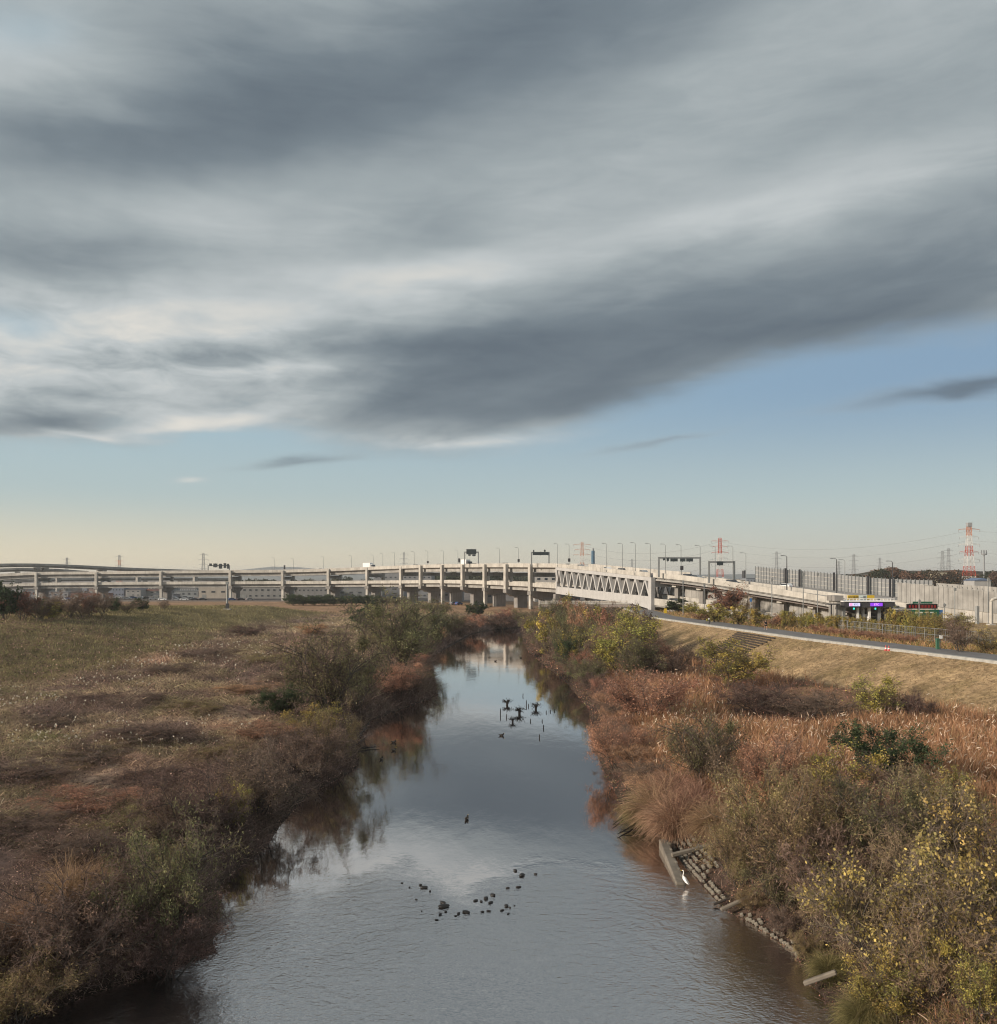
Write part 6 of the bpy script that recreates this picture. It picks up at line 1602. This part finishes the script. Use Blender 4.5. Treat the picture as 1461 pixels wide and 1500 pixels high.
mb = MB(); mb.box((P[0], P[1], P[2] + 0.9), (0.7, 0.12, 1.2)); mb.build('panel', M_YEL, T)
for s in (-0.25, 0.25): mb = MB(); mb.tube([(P[0] + s, P[1] + 0.1, P[2] - 0.1), (P[0] + s, P[1] + 0.1, P[2] + 1.4)], 0.04, 5); mb.build('leg', M_GREY, T)
# tall post on the left levee
P = hit(333, 893); T = thing('levee_post', 'tall grey post with a dark box on the left levee crest', 'post', P)
zt = CAMZ - (853 - HY) / F * P[1]
mb = MB(); mb.tube([(P[0], P[1], P[2] - 0.2), (P[0], P[1], zt)], [0.28, 0.2], 8); mb.build('pole', M_GREY, T)
mb = MB(); mb.box((P[0] + 0.15, P[1] - 0.3, P[2] + 0.9), (0.9, 0.5, 1.6)); mb.build('control_box', M_DARK, T); mb = MB(); mb.box((P[0], P[1], P[2] + 0.1), (1.8, 1.4, 0.35)); mb.build('footing', M_CONC, T)
mb = MB(); mb.box((P[0], P[1], zt - 0.2), (0.8, 0.5, 0.7)); mb.build('lamp', M_GREY, T)
# stepped planting frame in the straw slope
M_WOODB = mat('dark_step_timber', (0.065, 0.052, 0.042), 0.95, var=0.35, scale=2.0)
ST = thing('slope_steps', 'dark stepped timber frame set into the straw slope below the path', 'steps', hit(1090, 945))
tl_c, tr_c, br_c, bl_c = hit(1080, 927.5), hit(1136, 936), hit(1076, 964), hit(1046, 951)
for k_ in range(11):
    f = k_ / 10; a = tl_c + (bl_c - tl_c) * f; b = tr_c + (br_c - tr_c) * f
    n_ = 5
    for j in range(n_):
        p, q = a + (b - a) * (j / n_ + 0.006), a + (b - a) * ((j + 1) / n_ - 0.006)
        p = (p[0], p[1], tz(p[0], p[1]) + 0.10); q = (q[0], q[1], tz(q[0], q[1]) + 0.10)
        mb = MB(); mb.bar(p, q, 0.24, 0.26); mb.build('step', M_WOODB, ST)

# ================================================================== in and by the water
M_WETC = mat('river_concrete', (0.19, 0.165, 0.135), 0.8, var=0.35, scale=1.5, bump=0.3); M_ROCK = mat('wet_rock', (0.030, 0.027, 0.026), 0.5, var=0.4, scale=3.0, bump=0.5); M_BLOCK = mat('pale_block', (0.24, 0.215, 0.175), 0.9, var=0.35, scale=2.0, bump=0.3)
a, b = ground_at(972, 1229, 0.5), ground_at(998, 1293, 0.12)
G = thing('concrete_groyne', 'long flat concrete wall standing in the water at the right bank', 'wall', ((a[0] + b[0]) / 2, (a[1] + b[1]) / 2, -0.6))
mb = MB(); mb.bar((a[0], a[1], a[2] - 0.4), (b[0], b[1], b[2] - 0.4), 0.52, 0.8); mb.build('wall', M_WETC, G, bevel=0.05)
for k_ in range(6):
    f = 0.12 + 0.15 * k_; p = a + (b - a) * f; mb = MB(); mb.box((p[0] + 0.18, p[1], p[2] + 0.02), (0.12, 0.3, 0.05)); mb.build('cleat', M_BLOCK, G)
def beam(x0, y0, z0, x1, y1, z1, w, h, label):
    a, b = ground_at(x0, y0, z0), ground_at(x1, y1, z1); o = thing('concrete_beam', label, 'beam', (a[0], a[1], min(z0, z1) - h))
    mb = MB(); mb.bar(a, b, w, h); mb.build('beam', M_WETC, o, bevel=0.04)
beam(984, 1253, 0.45, 1062, 1233, 1.1, 0.22, 0.22, 'straight concrete beam joining the groyne to the bank')
beam(1056, 1333, 0.25, 1110, 1308, 1.0, 0.18, 0.16, 'concrete beam dipping into the water left of the dark tangle')
beam(1178, 1441, 0.30, 1226, 1424, 0.95, 0.22, 0.18, 'broken concrete beam jutting out at the lower right bank')
RV = thing('block_revetment', 'rows of pale square blocks lining the right bank behind the groyne', 'revetment', (11.0, 46, 0))
bmk = MB(); bmk.box((0, 0, 0), (0.19, 0.17, 0.16), 0, 0.86); blk = bmk.build('block', M_BLOCK, RV, world=False, bevel=0.02); first = True
rb = np.random.default_rng(8)
for yv in np.arange(39.0, 55.5, 0.215):
    for rr in range(5 if yv > 48.5 else 2):
        if 43.6 < yv < 45.2 or rb.random() < 0.18 + 0.12 * rr: continue
        x = float(right_x(yv)) + 0.05 + rr * 0.24; z = tz(x, yv) + 0.05 + rr * 0.08
        o = blk if first else blk.copy()
        if not first: COL.objects.link(o)
        first = False; o.parent = RV; o.location = (x - 11.0 + rb.normal(0, 0.015), yv - 46 + rb.normal(0, 0.015), z + rb.normal(0, 0.02)); o.rotation_euler = (rb.normal(0, .08), -0.35 + rb.normal(0, .08), -0.2 + rb.normal(0, 0.1))
# egret
M_EGR = mat('white_feathers', (0.82, 0.81, 0.78), 0.8); M_LEG = mat('dark_bird_leg', (0.02, 0.02, 0.02), 0.6); M_BEAK = mat('yellow_beak', (0.5, 0.34, 0.05), 0.5)
P = ground_at(1003, 1299, 0.0); E = thing('egret', 'white egret wading at the end of the concrete groyne', 'bird', P, 2.6)
E.scale = (0.88, 0.88, 0.88)
link('body', skin_mesh('body', [(-0.24, 0, 0.24), (-0.12, 0, 0.34), (-0.02, 0, 0.44), (0.04, 0, 0.54), (0.09, 0, 0.64), (0.06, 0, 0.76), (0.05, 0, 0.87), (0.08, 0, 0.94), (0.14, 0, 0.94)], [(i, i + 1) for i in range(8)], [0.03, 0.085, 0.115, 0.08, 0.034, 0.026, 0.024, 0.035, 0.022], 2), M_EGR, E)
mb = MB(); mb.tube([(0.15, 0, 0.94), (0.28, 0, 0.92)], [0.018, 0.004], 6); mb.build('beak', M_BEAK, E, world=False)
for s in (-0.05, 0.05): mb = MB(); mb.tube([(0, s, 0.40), (0.03, s, 0.2), (-0.01, s, -0.1)], [0.016, 0.011, 0.011], 5); mb.build('leg', M_LEG, E, world=False)
for s in (-1, 1):
    mb = MB(); mb.prism([(-0.30, 0.17), (-0.08, 0.28), (0.06, 0.44), (0.03, 0.55), (-0.12, 0.44)], 'y', 0.03, (0, s * 0.09, 0)); mb.build('wing', M_EGR, E, world=False, bevel=0.01)
# ducks
M_DUCK = mat('duck_brown', (0.035, 0.028, 0.022), 0.8, var=0.3, scale=20); M_DUCKB = mat('duck_side', (0.14, 0.12, 0.10), 0.8)
dm = skin_mesh('body', [(-0.26, 0, 0.12), (-0.12, 0, 0.07), (0.06, 0, 0.07), (0.17, 0, 0.12), (0.19, 0, 0.24), (0.24, 0, 0.275)], [(i, i + 1) for i in range(5)], [0.03, 0.10, 0.115, 0.075, 0.045, 0.05], 2)
for i, (x, y, rz, lab) in enumerate(((684, 1201, 1.3, 'dark duck swimming alone in the middle of the river'), (577, 1088, 0.4, 'duck near the reflected willow at left'), (577, 1100, 0.9, 'second duck below the reflected willow'), (559, 1113, 1.2, 'duck nearest the left bank'), (763, 964, 2.5, 'tiny dark duck far up the river'), (726, 969, 0.5, 'tiny duck in the far reflection of the bridge'), (735, 1078, 0.2, 'small duck right of midstream below the drowned bushes'))):
    P = ground_at(x, y, 0.0); T = thing('duck', lab, 'bird', P, rz, 'ducks on the river'); link('body', dm, M_DUCK, T)
    mb = MB(); mb.tube([(0.27, 0, 0.27), (0.35, 0, 0.255)], [0.025, 0.012], 5); mb.build('beak', M_BEAK, T, world=False); mb = MB(); mb.prism([(-0.36, 0.17), (-0.2, 0.07), (-0.2, 0.15)], 'y', 0.09); mb.build('tail', M_DUCK, T, world=False)
    for s in (-1, 1): mb = MB(); mb.prism([(-0.22, 0.12), (0.0, 0.05), (0.1, 0.1), (0.0, 0.16)], 'y', 0.03, (0, s * 0.095, 0)); mb.build('wing', M_DUCKB, T, world=False)
# stones of the riffle
def rock_mesh(seed):
    rg = np.random.default_rng(seed); import bmesh
    bm = bmesh.new(); bmesh.ops.create_icosphere(bm, subdivisions=2, radius=0.5)
    dirs = unit(rg.normal(size=(7, 3)))
    for v in bm.verts:
        n = np.array(v.co); k2 = 1.0
        for dv in dirs: k2 = min(k2, 0.36 / max(np.dot(n, dv), 1e-3) if np.dot(n, dv) > 0.36 else 1.0)
        v.co = Vector(n * k2 * (1 + rg.normal(0, 0.03)))
    me = bpy.data.meshes.new('stone'); bm.to_mesh(me); bm.free(); me.materials.append(M_ROCK); return me
RM = [rock_mesh(s) for s in range(5)]
rocks = [(765, 1283, 11), (755, 1276, 8), (785, 1281, 6), (760, 1300, 7), (744, 1301, 5), (616, 1297, 6), (621, 1301, 10), (630, 1306, 5), (650, 1329, 15), (649, 1323, 9), (653, 1336, 6), (645, 1340, 6), (672, 1339, 7), (683, 1337, 11), (712, 1317, 10), (722, 1312, 10), (719, 1323, 8),
         (697, 1320, 7), (707, 1336, 5), (716, 1335, 6), (742, 1328, 9), (747, 1330, 5), (736, 1334, 6), (745, 1339, 5), (754, 1327, 3), (618, 1335, 3), (705, 1321, 6), (668, 1342, 4), (640, 1348, 5), (610, 1318, 4), (600, 1300, 4), (589, 1294, 4)]
for i, (x, y, w) in enumerate(sorted(rocks)):
    P = ground_at(x, y, 0.0); s = w * P[1] / F
    o = link('river_stone', RM[i % 5]); o.location = (P[0], P[1], 0.01 + 0.08 * s); o.scale = (s * 1.25, s * 0.75, s * 0.42); o.rotation_euler = (0, 0, i * 1.3)
    tag(o, '%sdark wet stone in the riffle, %s counted from the left' % ('large ' if w > 9 else '', ORD[i] if i < 30 else ('thirty-first', 'thirty-second', 'thirty-third')[i - 30]), 'stone', 'stones of the riffle')
# drowned bushes and stakes upstream
M_DRW = mat('drowned_wood', (0.028, 0.024, 0.022), 0.9, var=0.3, scale=4.0)
for i, (x, y, w, lab) in enumerate(((743, 1033, 14, 'leftmost drowned bush in mid river'), (761, 1046, 17, 'largest drowned bush in mid river'), (785, 1039, 15, 'rightmost drowned bush in mid river'), (751, 1058, 12, 'nearest drowned bush in mid river'))):
    P = ground_at(x, y, 0.0); s = w * P[1] / F; T = thing('drowned_bush', lab, 'dead bush', (P[0], P[1], -0.1), 0, 'drowned bushes in the river'); rg = np.random.default_rng(i + 60)
    mb = MB(); mb.tube([(P[0], P[1], -0.3), (P[0] + 0.03, P[1], s * 0.35)], [0.09 * s, 0.13 * s], 6); mb.build('stem', M_DRW, T)
    mb = MB()
    for k_ in range(34):
        d = unit(rg.normal(size=3) * [1, 1, 0.35] + [0, 0, 0.35]); q = np.array([P[0], P[1], s * 0.3]); e = q + d * s * rg.uniform(0.3, 0.62); mb.tube([q, (q + e) / 2 + rg.normal(0, 0.03, 3), e], [0.028 * s, 0.02 * s, 0.01 * s], 3)
    mb.build('branches', M_DRW, T)
    me = fast_mesh('dead_leaves', *rhombs(np.array([P[0], P[1], s * 0.42]) + rg.normal(0, 1, (130, 3)) * [s * 0.3, s * 0.3, s * 0.10] - np.array(T.location), 0.05 * s * np.ones(130), rg, 0.6)); link('dead_leaves', me, M_DRW, T)
stakes = [(733, 1047, 9), (742, 1051, 5), (771, 1033, 7), (774, 1035, 4), (796, 1067, 5), (790, 1081, 5), (766, 1020, 4), (777, 1057, 4), (800, 1044, 3), (806, 1043, 3), (812, 1042, 3), (794, 1057, 3)]
for i, (x, y, h) in enumerate(sorted(stakes)):
    P = ground_at(x, y, 0.0); hh = h * P[1] / F; mb = MB(); mb.tube([(P[0], P[1], -0.4), (P[0] + 0.05, P[1], hh)], [0.06, 0.045], 6); o = mb.build('river_stake', M_DRW); tag(o, 'thin dark stake in mid river, %s from the left' % ORD[i], 'stake', 'stakes in mid river')
# branches lying in the shallows
M_TWIG = mat('grey_twig', (0.10, 0.085, 0.075), 0.9, var=0.3)
for i, (pts, lab) in enumerate((([(521, 1098), (540, 1095), (556, 1094)], 'dark branch floating off the left bank'), ([(516, 1092), (528, 1076), (540, 1060)], 'leaning bare branch over the water at the left bank'),
                                ([(930, 1190), (915, 1196), (898, 1208)], 'dark twig reaching over the water at the right bank'), ([(935, 1205), (918, 1215), (905, 1222)], 'second dark twig trailing in the water at the right'), ([(1045, 1325), (1085, 1310), (1130, 1290)], 'grey driftwood branch caught at the beam'))):
    mb = MB(); P = [ground_at(x, y, 0.12 + 0.25 * k_ * (i in (1, 4))) for k_, (x, y) in enumerate(pts)]; mb.tube(P, [0.07, 0.05, 0.02], 5); rg = np.random.default_rng(i)
    for k_ in range(9):
        q = P[1] + (P[2] - P[0]) * rg.uniform(-0.4, 0.4); mb.tube([q, q + rg.normal(0, 0.35, 3) * [1, 1, 0.5] + [0, 0, 0.12]], [0.025, 0.01], 4)
    o = mb.build('fallen_branch', M_DRW if i in (0, 2, 3) else M_TWIG); tag(o, lab, 'branch')

# ================================================================== air
hzm = bpy.data.materials.new('air_haze'); hzm.use_nodes = True; hn_ = hzm.node_tree; hn_.nodes.clear()
pv = hn_.nodes.new('ShaderNodeVolumePrincipled'); pv.inputs['Color'].default_value = (0.95, 0.95, 0.95, 1); pv.inputs['Density'].default_value = 0.00013; pv.inputs['Anisotropy'].default_value = 0.2
ho = hn_.nodes.new('ShaderNodeOutputMaterial'); hn_.links.new(pv.outputs[0], ho.inputs['Volume'])
mb = MB(); mb.box((0, 5700, 35), (18400, 13000, 74)); hz_o = mb.build('haze', hzm); tag(hz_o, 'thin pale autumn haze over the plain', 'haze', kind='stuff')
